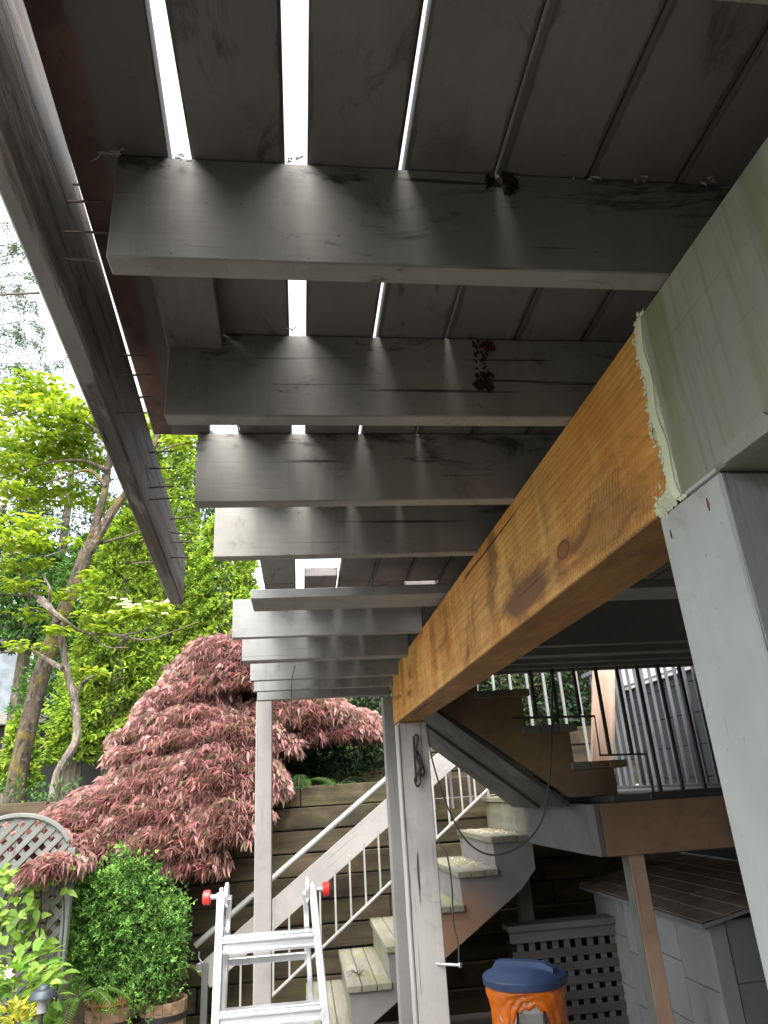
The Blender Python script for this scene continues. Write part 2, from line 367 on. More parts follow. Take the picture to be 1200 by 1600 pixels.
def beam_mat():
    t = NT('fresh cedar beam'); tc = t.n('ShaderNodeTexCoord'); ob = tc.outputs['Object']
    def mp(sc, loc=(0, 0, 0), rot=(0, 0, 0)):
        k = t.n('ShaderNodeMapping'); t.l(ob, k.inputs[0]); k.inputs['Scale'].default_value = sc; k.inputs['Location'].default_value = loc; k.inputs['Rotation'].default_value = rot; return k.outputs[0]
    # cathedral grain: rings round a log axis just behind the face, wandering along the length
    warp = t.noise(mp((.9, 2.2, 2.2)), 1.4, 3, .5)
    wv = t.n('ShaderNodeTexWave', wave_type='RINGS', rings_direction='X'); t.l(mp((.22, 1.0, 1.0), (0.1, .12, .10)), wv.inputs['Vector'])
    wv.inputs['Scale'].default_value = 30; wv.inputs['Distortion'].default_value = 4.5; wv.inputs['Detail'].default_value = 2.5; wv.inputs['Detail Scale'].default_value = .55
    ring = wv.outputs['Fac']
    fine = t.noise(mp((3.0, 110, 110)), 1.0, 6, .7, .3)
    saw = t.n('ShaderNodeTexWave', wave_type='BANDS', bands_direction='X'); t.l(mp((1, 1, 1), (0, 0, 0), (0, .35, 0)), saw.inputs['Vector'])
    saw.inputs['Scale'].default_value = 27; saw.inputs['Distortion'].default_value = 6.5; saw.inputs['Detail'].default_value = 4; saw.inputs['Detail Scale'].default_value = 3.0
    szs = t.n('ShaderNodeSeparateXYZ'); t.l(ob, szs.inputs[0]); sawmask = t.mul(t.ramp(t.noise(mp((1.3, 3, 3)), 1.6, 3, .5), .40, .58), t.ramp(szs.outputs['Z'], .10, -.05, .15, 1))
    low = t.noise(mp((1, 2.4, 2.4)), 2.2, 4, .6)
    c = t.mix(t.ramp(low, .3, .7), (.47, .20, .036), (.64, .365, .10))
    c = t.mix(t.ramp(ring, .35, .95, 0, .38), c, (.33, .13, .022))
    c = t.mix(t.ramp(fine, .46, .70, 0, .62), c, (.25, .095, .018))
    c = t.mix(t.mul(t.mul(t.ramp(saw.outputs['Fac'], .55, .9), sawmask), .55), c, (.18, .08, .022))
    st = t.noise(mp((1.0, 1.2, 2.2), (3.1, 0, 1.3)), 2.9, 9, .68, .9)
    gl = t.noise(mp((6, 1.3, 1.3), (4, 1, 2)), 1.0, 4, .6, .5); c = t.mix(t.ramp(gl, .48, .68, 0, .6), c, (.68, .43, .135))
    c = t.mix(t.ramp(st, .53, .70, 0, .8), c, (.10, .04, .014))
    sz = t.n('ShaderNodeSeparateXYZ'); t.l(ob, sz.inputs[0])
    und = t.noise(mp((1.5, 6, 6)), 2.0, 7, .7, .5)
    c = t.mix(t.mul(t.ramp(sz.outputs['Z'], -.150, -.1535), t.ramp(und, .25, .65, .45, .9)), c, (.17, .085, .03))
    for (kx, kz, sx_, sz_, am) in ((-.99, -.095, 2.6, 15, .85), (-.72, .064, 14, 8, .7), (-.66, -.02, 16, 7, .6), (-1.45, -.10, 4, 9, .45), (.25, .02, 13, 5, .4), (-.02, .05, 15, 5, .4), (.75, -.03, 12, 5, .35), (1.2, .05, 12, 4, .35)):
        dm = t.n('ShaderNodeMapping'); t.l(ob, dm.inputs[0]); dm.inputs['Scale'].default_value = (sx_, 0, sz_); dm.inputs['Location'].default_value = (-kx * sx_, 0, -kz * sz_)
        ln = t.n('ShaderNodeVectorMath', operation='LENGTH'); t.l(dm.outputs[0], ln.inputs[0])
        dd_ = t.mul(ln.outputs['Value'], t.mul(t.mul(t.noise(mp((4, 14, 14)), 1.6, 7, .7, .6), .5, 'SUBTRACT'), 2.4), 'ADD')
        c = t.mix(t.ramp(dd_, 1.0, .25, 0, am), c, (.105, .05, .022))
    vs = t.noise(mp((9, 1.0, 1.0), (1, 0, 0)), 1.0, 5, .65, .4); c = t.mix(t.ramp(vs, .52, .70, 0, .4), c, (.22, .10, .03))
    # knots
    for (kx, ky, kz, r) in ((-1.227, .07, -.076, .019), (.95, .07, .03, .010)):
        vm = t.n('ShaderNodeVectorMath', operation='DISTANCE'); sc = t.n('ShaderNodeMapping'); t.l(ob, sc.inputs[0]); sc.inputs['Scale'].default_value = (.55, .5, 1)
        t.l(sc.outputs[0], vm.inputs[0]); vm.inputs[1].default_value = (kx * .55, ky * .5, kz)
        d = vm.outputs['Value']
        c = t.mix(t.ramp(d, r * 1.9, r * .8, 0, .55), c, (.34, .13, .025))
        c = t.mix(t.ramp(d, r * 1.02, r * .9, 0, .8), c, (.20, .085, .03)); c = t.mix(t.mul(t.mul(t.ramp(d, r * 1.12, r * .98), t.ramp(d, r * .7, r * .92)), t.ramp(low, .35, .6, .35, .9)), c, (.05, .02, .01))
    ck = t.noise(mp((1.1, 40, 40), (7, 2, 3)), 1.0, 3, .5, .5)
    c = t.mix(t.ramp(ck, .68, .705, 0, .9), c, (.04, .017, .009))
    b = t.bump(fine, .6, .002); b = t.bump(t.mul(saw.outputs['Fac'], sawmask), .4, .002, b); b = t.bump(t.ramp(ck, .66, .74, 1, 0), .5, .002, b)
    return t.done(t.bsdf(c, .62, b, spec=.3))
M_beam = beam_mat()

def rustboard_mat():
    """edge board: grey paint with a bare red-brown band along its outer (local -y) edge"""
    t = NT('edge board paint with bare band'); tc = t.n('ShaderNodeTexCoord'); sep = t.n('ShaderNodeSeparateXYZ'); t.l(tc.outputs['Object'], sep.inputs[0])
    c1 = t.coords(); n = t.noise(c1, 6, 6, .65); lo = t.noise(c1, 2.2, 4, .6)
    grey = t.mix(t.ramp(lo, .3, .7), (.11, .10, .095), (.155, .145, .135))
    bare = t.mix(t.ramp(n, .35, .65), (.06, .04, .034), (.15, .09, .072))
    yy = t.mul(sep.outputs['Y'], t.mul(t.mul(n, .5, 'SUBTRACT'), .05), 'ADD')
    c = t.mix(t.ramp(yy, .014, .026), grey, bare)
    c = t.mix(t.ramp(t.noise(c1, 9, 6, .7), .58, .72, 0, .6), c, (.02, .017, .015))
    return t.done(t.bsdf(c, .8, t.bump(t.noise(t.coords((1, 30, 30)), 1, 5, .6), .5, .002), spec=.25))
M_rust = rustboard_mat()

def fascia_mat():
    t = NT('flaking fascia paint'); tc = t.n('ShaderNodeTexCoord'); geo = t.n('ShaderNodeSeparateXYZ'); t.l(tc.outputs['Normal'], geo.inputs[0])
    c1 = t.coords(); lo = t.noise(c1, 3, 5, .6)
    grey = t.mix(t.ramp(lo, .3, .7), (.15, .148, .142), (.24, .236, .228))
    g = t.noise(t.coords((1, 30, 30)), 1.0, 6, .65, .4)
    bare = t.mix(t.ramp(g, .35, .7), (.06, .05, .042), (.26, .225, .185))
    fl = t.noise(t.coords((1, 5, 5)), 3.3, 8, .7, .5)
    ck = t.noise(t.coords((5, 75, 75)), 1.0, 3, .5, .2)
    c = t.mix(t.ramp(fl, .44, .54, 0, .9), grey, bare)
    c = t.mix(t.ramp(ck, .66, .71, 0, .85), c, (.02, .017, .015))
    b = t.bump(g, .6, .003); b = t.bump(t.ramp(fl, .48, .62, 1, 0), .5, .002, b)
    return t.done(t.bsdf(c, .7, b, spec=.3))
M_fascia = fascia_mat()

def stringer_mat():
    """grey stringer paint with an orange light cast painted in mid-run"""
    t = NT('stringer grey paint with painted orange cast'); c1 = t.coords(); tc = t.n('ShaderNodeTexCoord')
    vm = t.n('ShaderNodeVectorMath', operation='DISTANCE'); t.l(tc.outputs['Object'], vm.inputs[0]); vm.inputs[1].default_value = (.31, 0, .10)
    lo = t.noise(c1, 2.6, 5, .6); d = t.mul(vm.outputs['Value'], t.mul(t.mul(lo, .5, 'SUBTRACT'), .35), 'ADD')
    c = t.mix(t.ramp(lo, .3, .7), (.14, .135, .13), (.19, .183, .175)); c = t.mix(t.ramp(d, .12, .36, .85, 0), c, (.25, .135, .078))  # orange light cast mixed into the base colour, fading outwards
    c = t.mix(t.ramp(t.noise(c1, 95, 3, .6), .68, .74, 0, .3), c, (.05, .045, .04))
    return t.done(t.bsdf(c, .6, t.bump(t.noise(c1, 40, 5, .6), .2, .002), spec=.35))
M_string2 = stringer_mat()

def ground_mat():
    t = NT('patio paving and soil'); c = t.coords(rnd=False); n = t.noise(c, 1.3, 8, .7); f = t.noise(c, 40, 5, .7)
    col = t.mix(t.ramp(n, .35, .65), (.115, .107, .092), (.17, .158, .14)); col = t.mix(t.ramp(f, .55, .7, 0, .5), col, (.065, .06, .052))
    return t.done(t.bsdf(col, .9, t.bump(f, .6, .006), spec=.2))
M_ground = ground_mat()
def earth_mat():
    t = NT('garden earth'); c = t.coords(rnd=False); n = t.noise(c, 2.3, 8, .7); f = t.noise(c, 30, 5, .7)
    col = t.mix(t.ramp(n, .35, .65), (.035, .028, .018), (.05, .06, .02)); col = t.mix(t.ramp(f, .5, .7, 0, .5), col, (.07, .05, .03))
    return t.done(t.bsdf(col, .95, t.bump(f, .8, .01), spec=.1))
M_earth = earth_mat()

# ------------------------------------------------------------------ setting
def grid(name, x0, x1, y0, y1, nx, ny, zf, mat):
    xs = np.linspace(x0, x1, nx); ys = np.linspace(y0, y1, ny); V = []; Fc = []
    for j in range(ny):
        for i in range(nx): V.append((xs[i], ys[j], zf(xs[i], ys[j])))
    for j in range(ny - 1):
        for i in range(nx - 1): k = j * nx + i; Fc.append((k, k + 1, k + nx + 1, k + nx))
    o = mesh_obj(name, V, Fc, mat, None, (0, 0, 0), True); tag(o, kind='structure'); return o
grid('ground', -200, 200, -200, 200, 9, 9, lambda x, y: ZG, M_ground)
WALLY = 6.78
def terr(x, y):
    d = y - 7.0
    k_ = min(1.0, max(0.0, (x - .2) / 1.2)); z = -.06 + .02 * math.sin(3 * x + y) + max(0, d - 1.0) * .03
    return z + k_ * min(3.5, max(0, d - .6) * .75)
grid('terrace_bed', -60, 60, 6.99, 90, 60, 60, terr, M_earth)

# ------------------------------------------------------------------ deck
deck = root('deck', (1.4, 1.5, .87), 'grey painted wooden deck overhead, seen from below, with open gaps between its boards', 'deck')
def zd(Y):                                   # underside of the deck boards
    return .870 - .0125 * (Y - .75) if Y < 2.85 else .844 - .052 * (Y - 2.85)
BT = .038
edges = [(-.148, -.013), (.021, .1585), (.1675, .3075), (.3128, .4575), (.4579, .6060)]
x = .6064
while x < 3.1: edges.append((x, x + .1455)); x += .1459
YN0 = -1.7
for i, (a_, b) in enumerate(edges):
    n_end, f_start = 2.83, 2.835
    if i == 1: n_end, f_start = 2.42, 2.70
    if i == 4: n_end, f_start = 2.845, 2.895
    wob = random.uniform(-.0012, .0012)
    c = (a_ + b) / 2
    board('deck_board', (c, YN0, zd(YN0) + BT / 2), (c + (wob if i < 3 else 0), n_end, zd(n_end) + BT / 2), b - a_, BT, M_under, deck, bev=.0045)
    dz = -.012 if i == 1 else 0
    board('deck_board', (c, f_start, zd(f_start) + BT / 2 + dz), (c, 4.62, zd(4.62) + BT / 2), b - a_ - .002, BT, M_under, deck)
# edge board, skewed, with bare band
o = board('deck_board', (-.31 + .07 + .046 * 2.24, -1.7, zd(-1.7) + BT / 2), (-.357 + .07, 1.562, zd(1.56) + BT / 2), .138, BT, M_rust, deck)
o['label'] = 'skewed edge board with a bare red brown band'
# nailer under the edge board
o = board('nailer_block', (-.188, .79, .85), (-.196, 1.149, .845), .105, .038, M_under, deck)
JX0 = -.248
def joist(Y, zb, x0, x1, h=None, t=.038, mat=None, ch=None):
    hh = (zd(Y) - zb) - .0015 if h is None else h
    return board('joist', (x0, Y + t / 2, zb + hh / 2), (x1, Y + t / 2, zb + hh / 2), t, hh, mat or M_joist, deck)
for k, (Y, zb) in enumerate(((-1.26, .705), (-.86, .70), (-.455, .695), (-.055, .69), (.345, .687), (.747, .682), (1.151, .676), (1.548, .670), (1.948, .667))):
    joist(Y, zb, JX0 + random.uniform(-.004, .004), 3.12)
# far joists hang between the beam and the outer edge, paler left of the beam
for (Y, zb, xl, t) in ((3.02, .661, -.293, .038), (3.46, .641, -.285, .09), (3.86, .606, -.272, .038), (4.12, .585, -.268, .038), (4.34, .562, -.262, .05)):
    joist(Y, zb, xl, .552, t=t, mat=M_greyfar)
    joist(Y, PY(1000, {3.02: 1004, 3.46: 1018, 3.86: 1030, 4.12: 1038, 4.34: 1043}[Y], Y).z, .70, 3.12, t=t, mat=M_darkgrey)
# rim on the house side
box('ledger', (3.12, -1.7, .66), (3.158, 4.6, .80), M_darkgrey, deck, axis='y')
# lint and flaking splinters where boards meet the joists
mb = MB()
for (px, py) in ((175, 240), (285, 248), (466, 250), (790, 285), (800, 292), (905, 278), (1000, 280), (1105, 284), (466, 518), (367, 667), (466, 668)):
    p = PZ(px, py, .86); p.y -= .004
    for k in range(5 if px != 175 else 9):
        d = Vector((random.uniform(-1, 1), -random.uniform(0, .5), random.uniform(-1, .3))) * random.uniform(.006, .016 if px != 175 else .022)
        q = p + Vector((random.uniform(-.018, .018), 0, random.uniform(-.01, .004)))
        mb.tube([q, q + d * .6 + Vector((.003, 0, .002)), q + d], [.0012, .0014, .0005], 4)
o = mb.build('lint_tufts', M_lint, deck); o['label'] = 'grey lint and splinters stuck along the joist tops'; o['kind'] = 'stuff'
# rotten black knot hole on the second joist
def blob(name, c, r, mat, parent, flat=(1, .25, 1.3), n=14):
    V = []; Fc = []
    for j in range(7):
        th = math.pi * j / 6
        for i in range(n):
            ph = 2 * math.pi * i / n; rr = r * (1 + random.uniform(-.25, .25))
            V.append((c[0] + rr * math.sin(th) * math.cos(ph) * flat[0], c[1] + rr * math.cos(th) * flat[1], c[2] + rr * math.sin(th) * math.sin(ph) * flat[2]))
    for j in range(6):
        for i in range(n): k2 = (i + 1) % n; Fc.append((j * n + i, j * n + k2, (j + 1) * n + k2, (j + 1) * n + i))
    return mesh_obj(name, V, Fc, mat, parent)
M_rot = plain('rotten dark wood', (.022, .014, .01), .9, 0, .5, 1.0, 90)
M_rotred = plain('rusty red rot', (.16, .035, .015), .8, 0, .5, 1.0, 90)
def flakes(name, spots, Y, mat, parent, label):
    mb_ = MB()
    for (px, py, sx, sy, n_, r_) in spots:
        for _ in range(n_):
            p_ = PY(random.gauss(px, sx), random.gauss(py, sy), Y); k_ = random.randint(5, 7); rr = r_ * random.uniform(.5, 1.3); el = random.uniform(.6, 2.2)
            pl2 = [(p_.x + rr * random.uniform(.6, 1.1) * math.cos(6.283 * q / k_), p_.z + rr * el * random.uniform(.6, 1.1) * math.sin(6.283 * q / k_)) for q in range(k_)]
            mb_.prism(pl2, 'y', Y - random.uniform(.0008, .004), Y + .002)
    o_ = mb_.build(name, mat, parent); o_['kind'] = 'stuff'; o_['label'] = label
flakes('rot_patch', ((757, 600, 6, 6, 16, .008), (750, 570, 7, 12, 14, .0045), (745, 540, 9, 8, 14, .005), (760, 585, 5, 8, 8, .005)), 1.1508, M_rot, deck, 'black rotten patch running down the second joist')
flakes('rusty_patch', ((766, 540, 6, 6, 12, .005), (760, 553, 5, 5, 5, .003)), 1.1505, M_rotred, deck, 'rusty red rot at the top of the second joist')
flakes('rot_patch', ((788, 284, 14, 4, 14, .006), (800, 298, 9, 5, 12, .004), (770, 290, 12, 5, 6, .003)), .7468, M_rot, deck, 'black rot below the fourth gap on the first joist')
# loose flat board lying across the beam
lb = board('loose_plank', (-.178, 2.585, .706), (3.1, 2.585, .706), .19, .036, M_greyfar)
tag(lb, 'loose grey plank lying flat across the beam below the deck boards', 'plank')

# ------------------------------------------------------------------ beam and posts
BX0, BX1, BZ0, BZ1 = .548, .692, .368, .676
bm_root = root('support_beam', (.62, 2.5, BZ0), 'long timber beam, orange bare wood on its far part and old green grey paint near the camera', 'beam')
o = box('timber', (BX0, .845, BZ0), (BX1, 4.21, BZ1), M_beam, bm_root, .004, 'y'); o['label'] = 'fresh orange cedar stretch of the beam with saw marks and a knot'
o = box('painted_timber', (BX0 - .004, -1.7, BZ0 - .003), (BX1 + .004, .846, BZ1 + .003), M_oldbeam, bm_root, .005, 'y'); o['label'] = 'old green grey painted stretch of the beam'
# thick ragged paint edge
V = []; Fc = []
def crust(path, nrm, wid, n):
    global V, Fc
    for i in range(n):
        t = i / (n - 1); p = path(t)
        for k in range(13):
            q = p + Vector((0, random.gauss(0, wid), random.gauss(0, .006))); r = random.uniform(.0012, .0054)
            d = Vector((-random.uniform(.001, .003), random.uniform(-.007, .007), random.uniform(-.007, .007)))
            b = len(V); ax = Vector((0, random.uniform(-1, 1), random.uniform(-1, 1))).normalized(); ay = Vector((0, -ax.z, ax.y))
            V += [q + ax * r, q + ay * r, q - ax * r, q - ay * r, q + d]
            Fc += [(b, b + 1, b + 4), (b + 1, b + 2, b + 4), (b + 2, b + 3, b + 4), (b + 3, b, b + 4)]
def seamY(t): return .846 + .010 * math.sin(3.1 * t + .3) + .004 * math.sin(17 * t)
crust(lambda t: Vector((BX0 - .001, seamY(t), BZ0 + .01 + (BZ1 - BZ0 - .012) * t)), None, .0092, 200)
crust(lambda t: Vector((BX0 - .001, .850 + .055 * t, BZ0 + .012 - .006 * t)), None, .009, 60)
o = mesh_obj('paint_crust', V, Fc, M_crust, bm_root); o['label'] = 'ragged pale green crust of paint along the seam'
# band of thick paint under the crust
mb = MB(); pl = []; n = 40
for i in range(n):
    t = i / (n - 1); pl.append((seamY(t) + .011 + random.uniform(-.0025, .0025), BZ0 + (BZ1 - BZ0) * t))
pr_ = [(seamY(i / (n - 1)) - .006, BZ0 + (BZ1 - BZ0) * i / (n - 1)) for i in range(n)]
mb.prism(pl + pr_[::-1], 'x', BX0 - .0047, BX0 + .004); mb.build('paint_edge', M_crust, bm_root)
# splintered lower edge of the old painted stretch
mb = MB()
for i in range(26):
    y0 = .74 - i * .03; mb.prism([(y0, BZ0 + random.uniform(.0, .012)), (y0 - .10, BZ0 + random.uniform(.004, .02)), (y0 - .12, BZ0 - .006 - random.uniform(0, .006)), (y0 - .01, BZ0 - .007)], 'x', BX0 - .006 - random.uniform(0, .004), BX0 + .01)
mb.build('splinter', M_oldbeam, bm_root)

def post(name, x0, x1, y0, y1, z0, z1, mat, label, lean=0.0):
    r = root(name, ((x0 + x1) / 2, (y0 + y1) / 2, z0), label, 'post')
    board('shaft', ((x0 + x1) / 2, (y0 + y1) / 2, z0), ((x0 + x1) / 2 + lean, (y0 + y1) / 2, z1), y1 - y0, x1 - x0, mat, r, (1, 0, 0), .004)
    board('footing', ((x0 + x1) / 2, (y0 + y1) / 2, ZG), ((x0 + x1) / 2, (y0 + y1) / 2, z0), y1 - y0 + .1, x1 - x0 + .1, M_concrete, r, (1, 0, 0), .01)
    return r
np_ = post('near_support_post', BX0 - .001, BX1 + .002, .755, .918, ZG + .06, BZ0 - .0045, M_post, 'thick pale grey post in the right foreground under the painted beam')
o = box('post_cap_strip', (BX0 - .003, .757, BZ0 - .004), (BX0 + .004, .835, BZ0 + .028), M_post, np_, .001, 'y')
mb = MB()
for (px, py, r, l) in ((1107, 788, .0022, .010), (1049, 835, .0014, .007)):
    p = PX(px, py, BX0 - .001)
    mb.prism([(p.y - r, p.z), (p.y, p.z + l), (p.y + r, p.z - l * .3), (p.y, p.z - l)], 'x', p.x - .0012, p.x + .001)
mb.build('rust_mark', M_rotred, np_)
fp = post('main_support_post', .556, .722, 4.07, 4.24, ZG + .06, BZ0 - .002, M_post2, 'thick grey post with raised grain under the far end of the orange beam')
board('paint_corner', (.5565, 4.071, ZG + .1), (.5565, 4.071, BZ0 - .01), .012, .012, M_thin, fp, (1, 0, 0), .004)
post('back_support_post', .512, .612, 4.40, 4.50, ZG + .06, .558, M_post2b, 'slim grey post in shade just behind the main beam post')
post('slim_support_post', -.268, -.172, 4.345, 4.44, ZG + .06, .560, M_thin, 'slim pale grey post under the outer corner of the far joists')

# ------------------------------------------------------------------ pried-off fascia board with nails
FX = -.336
fr = root('pried_fascia_board', (FX, 1.4, .7), 'weathered grey fascia board pried off the deck edge, rows of nails sticking out', 'board')
FT = .037; KF = .336 / .378
def fbot(Y): return KF * .840 - .147 * (Y - .67 * KF)
def ftop(Y): return KF * .778 - .192 * (Y - 2.25 * KF)
Fv = [Vector((FX + dx_, Y_, z_)) for Y_ in (-.9, 2.25 * KF) for dx_, z_ in ((0, fbot(Y_)), (0, ftop(Y_)), (-FT, ftop(Y_)), (-FT, fbot(Y_)))]
fo = (Fv[0] + Fv[6]) / 2; Fm = frame(Fv[0], Fv[4], (0, 0, 1)); Fi = Fm.inverted()
o = mesh_obj('plank', [Fi @ (v - fo) for v in Fv], [(0, 1, 2, 3), (4, 7, 6, 5), (0, 4, 5, 1), (1, 5, 6, 2), (2, 6, 7, 3), (3, 7, 4, 0)], M_fascia)
bm = bmesh.new(); bm.from_mesh(o.data); bmesh.ops.recalc_face_normals(bm, faces=bm.faces); bmesh.ops.bevel(bm, geom=bm.edges[:], offset=.004, segments=1, affect='EDGES'); bm.to_mesh(o.data); bm.free()
o.location = fo; o.rotation_euler = Fm.to_euler(); o.parent = fr; o.matrix_parent_inverse = wmat(fr).inverted()
def nail(p, d, l, par):
    mb = MB(); p = Vector(p); d = Vector(d).normalized()
    mb.tube([p - d * .01, p + d * (l - .006), p + d * l], [.0021, .0020, .0004], 6); mb.build('nail', M_nail, par, True)
NP = [(115, 288), (105, 315), (100, 362), (98, 405), (186, 555), (184, 587), (185, 622), (182, 646), (236, 707), (234, 732), (234, 762), (233, 781), (266, 811), (267, 832), (266, 847), (267, 871)]
for (px, py) in NP:
    p = PX(px, py, FX); nail(p, (1, random.uniform(-.12, .12), random.uniform(-.1, .1)), random.uniform(.050, .064), fr)
for (px, py) in ((236, 878), (50, 458)):
    p = PX(px, py, FX - FT); nail(p, (-1, .05, -.05), .05, fr)
# ------------------------------------------------------------------ retaining wall
wall = root('timber_retaining_wall', (0, WALLY, ZG), 'tall retaining wall of dark stacked timbers behind the lower stairs', 'retaining wall')
TH = .186
def courses(wroot, x0, x1, z0, nrow, yf):
    for r in range(nrow):
        xx = x0 - random.uniform(0, 1.5); z = z0 + r * TH
        while xx < x1:
            L = random.uniform(1.1, 2.5); a_, b = max(x0, xx), min(x1, xx + L - .006)
            if b - a_ > .06:
                dy = random.uniform(-.012, .012); th = TH - random.uniform(.006, .014)
                board('timber', (a_, yf + .095 + dy, z + th / 2), (b, yf + .095 + dy + random.uniform(-.004, .004), z + th / 2 + random.uniform(-.003, .003)), .19, th, random.choice((M_tie, M_tie, M_tie2)), wroot, bev=.007)
            xx += L
            if random.random() < .35 and x0 < xx < x1 - .2 and 0 < r < nrow - 1:
                o_ = board('tie_end', (xx + .09, yf - .004, z + TH / 2 - .004), (xx + .09, yf + .3, z + TH / 2 - .004), .165, TH - .02, M_tieend, wroot, bev=.01); xx += .186
courses(wall, -4.6, 3.1, ZG, 10, WALLY)
wall2 = root('upper_terrace_wall', (2.4, 7.5, -.1), 'upper row of mossy terrace timbers behind the landing railing', 'retaining wall')
courses(wall2, 1.25, 4.2, -.02, 3, 7.35)

# ------------------------------------------------------------------ lower stairs
ls = root('lower_staircase', (.8, 6.0, ZG), 'lower grey stair flight climbing to the landing, mossy plank treads and open pipe railing', 'staircase')
YS0, YS1 = 5.42, 6.60
RUN, RISE = .27, .207
def tread_x(n): return 1.665 - RUN * (6 - n)
def tread_z(n): return -.388 - RISE * (6 - n)          # underside of tread
for n in range(0, 7):
    xr, zb = tread_x(n), tread_z(n)
    if zb < ZG: continue
    t = bpy.data.objects.new('tread', None); t.location = (xr - .15, YS0, zb); put(t, ls)
    for k in range(3):
        xa = xr - .302 + k * .1015
        board('tread_board', (xa + .049, YS0 - .02 + random.uniform(-.004, .004), zb + .021), (xa + .049, YS1, zb + .021 + random.uniform(-.002, .002)), .097, .042, M_tread, t, bev=.004)
    # riser set back under the nosing above it
    box('riser', (xr - .012, YS0 + .03, zb + .042), (xr + .008, YS1 - .03, zb + RISE - .002), M_tread if n < 3 else M_string, ls, .002, 'y')
    # risers' upright cleats on the near side
def stringer(Y0, Y1, mat, nm='stringer'):
    pts = []; n0 = 0
    while tread_z(n0) < ZG: n0 += 1
    top = []
    for n in range(n0, 7):
        xr, zb = tread_x(n), tread_z(n); top += [(xr - .285, zb - .001), (xr - .006, zb - .001)]
    top += [(1.675, tread_z(6) - .001)]
    xs, zs = tread_x(n0) - .285, tread_z(n0)
    slope = RISE / RUN
    bl = lambda x_: tread_z(6) - .28 + slope * (x_ - tread_x(6)) + .055
    low = [(1.675, max(ZG, bl(1.675) + .03)), (1.55, bl(1.55)), (xs + .15, max(ZG + .01, bl(xs + .15))), (xs, ZG + .01)]
    mb_ = MB(); mb_.prism(top + low, 'y', Y0, Y1); return mb_.build(nm, mat, ls)
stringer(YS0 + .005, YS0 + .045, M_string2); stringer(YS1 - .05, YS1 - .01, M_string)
# petals and debris on the upper treads
def debris(par, x0, x1, y0, y1, z, n, nm='fallen_petals'):
    P = np.column_stack([rng.uniform(x0, x1, n), rng.uniform(y0, y1, n), np.full(n, z + .003)])
    o_ = leaves(nm, P, rdir(n) * [1, 1, .3], rdir(n) * [.3, .3, 0] + [0, 0, 1], rng.uniform(.012, .03, n), rng.uniform(.01, .02, n), pick([(.6, .5, .42), (.45, .3, .2), (.65, .6, .5)], n), M_leaf, None)
    return o_
o = debris(None, 1.42, 1.64, 5.6, 6.5, tread_z(6) + .044, 90); tag(o, 'pale fallen petals and debris scattered on the topmost lower tread', 'debris', kind='stuff')
o = debris(None, 1.16, 1.36, 5.7, 6.4, tread_z(5) + .044, 26); tag(o, 'few pale petals lying on the second highest lower tread', 'debris', kind='stuff')
# far-side railing
YR = 6.47
def rl(px, py): return PY(px, py, YR)
h0, h1 = rl(305, 1478), rl(662, 1166)
mb = MB(); mb.tube([h0, h0.lerp(h1, .5), h1], .024, 10); mb.build('handrail', M_rod, ls, True)
c0, c1 = rl(318, 1518), rl(715, 1164)
board('rail_board', c0 + Vector((0, .02, -.04)), c1 + Vector((0, .02, -.04)), .04, .185, M_thin, ls)
b0, b1 = rl(322, 1655), rl(768, 1228)
mb = MB(); mb.tube([b0, b1], .013, 8); mb.build('lower_rail', M_rod, ls, True)
sl_r = (c1.z - c0.z) / (c1.x - c0.x); sl_b = (b1.z - b0.z) / (b1.x - b0.x)
xx = c0.x + .16
while xx < 1.62:
    zt = c0.z + sl_r * (xx - c0.x) - .10; zb = b0.z + sl_b * (xx - b0.x)
    zt = min(zt, .22)
    if zt - zb > .05:
        board('baluster', (xx, YR + .005, zb), (xx, YR + .005, zt), .016, .016, M_rod, ls, (1, 0, 0), .002)
    xx += .127
p = rl(322, 1500); box('newel', (p.x - .03, YR - .02, ZG), (p.x + .02, YR + .06, p.z - .02), M_lattice, ls, axis='z')
p = rl(783, 1230); box('newel', (p.x - .04, YR - .03, tread_z(6) + .2), (p.x + .04, YR + .05, p.z + .03), M_rod, ls, axis='z')
pts = [rl(311, 1487), rl(311, 1497), rl(317, 1507), rl(316, 1517), rl(309, 1517), rl(307, 1509), rl(314, 1504)]
mb = MB(); mb.tube(curve_pts(pts, 5), .006, 6); mb.build('scroll_end', M_alu, ls, True)
# post stub under the flight
st = box('stair_prop', (1.62, 5.75, -.96), (1.72, 5.85, -.55), M_darkgrey, ls, axis='z')

# ------------------------------------------------------------------ landing
LX0, LY0, LZ = 1.68, 4.09, -.120
ld = root('stair_landing', (2.3, 5.2, ZG), 'square stair landing with tan brown front fascia and grey left fascia', 'landing')
FB = -.405
o = box('front_fascia', (LX0 + .002, LY0, FB), (3.15, LY0 + .038, LZ - .012), M_tan, ld, .003); o['label'] = 'tan brown front fascia with faded grey paint'
box('side_fascia', (LX0 - .036, LY0 + .12, FB), (LX0, YS0 - .002, LZ - .012), M_landgrey, ld, .003, 'y')
box('corner_block', (LX0 - .034, LY0 - .002, FB + .002), (LX0 - .001, LY0 + .117, LZ - .013), M_landgrey, ld, .003, 'y')
box('top_riser', (LX0 - .03, YS0 + .02, tread_z(6) + .044), (LX0 - .008, YS1, LZ - .014), M_tread, ld, .003, 'y')
for k in range(10):
    xa = LX0 - .052 + k * .146
    box('floor_board', (xa, (YS0 - .02 if k == 0 else LY0 + .002), LZ - .011), (min(xa + .142, 3.15), 6.66, LZ + .027), M_tread if k == 0 else M_soff, ld, .004, 'y')
for k in range(4):
    y = 4.6 + k * .5; box('floor_joist', (LX0 + .002, y, FB + .05), (3.1, y + .038, LZ - .013), M_darkgrey, ld, .003)
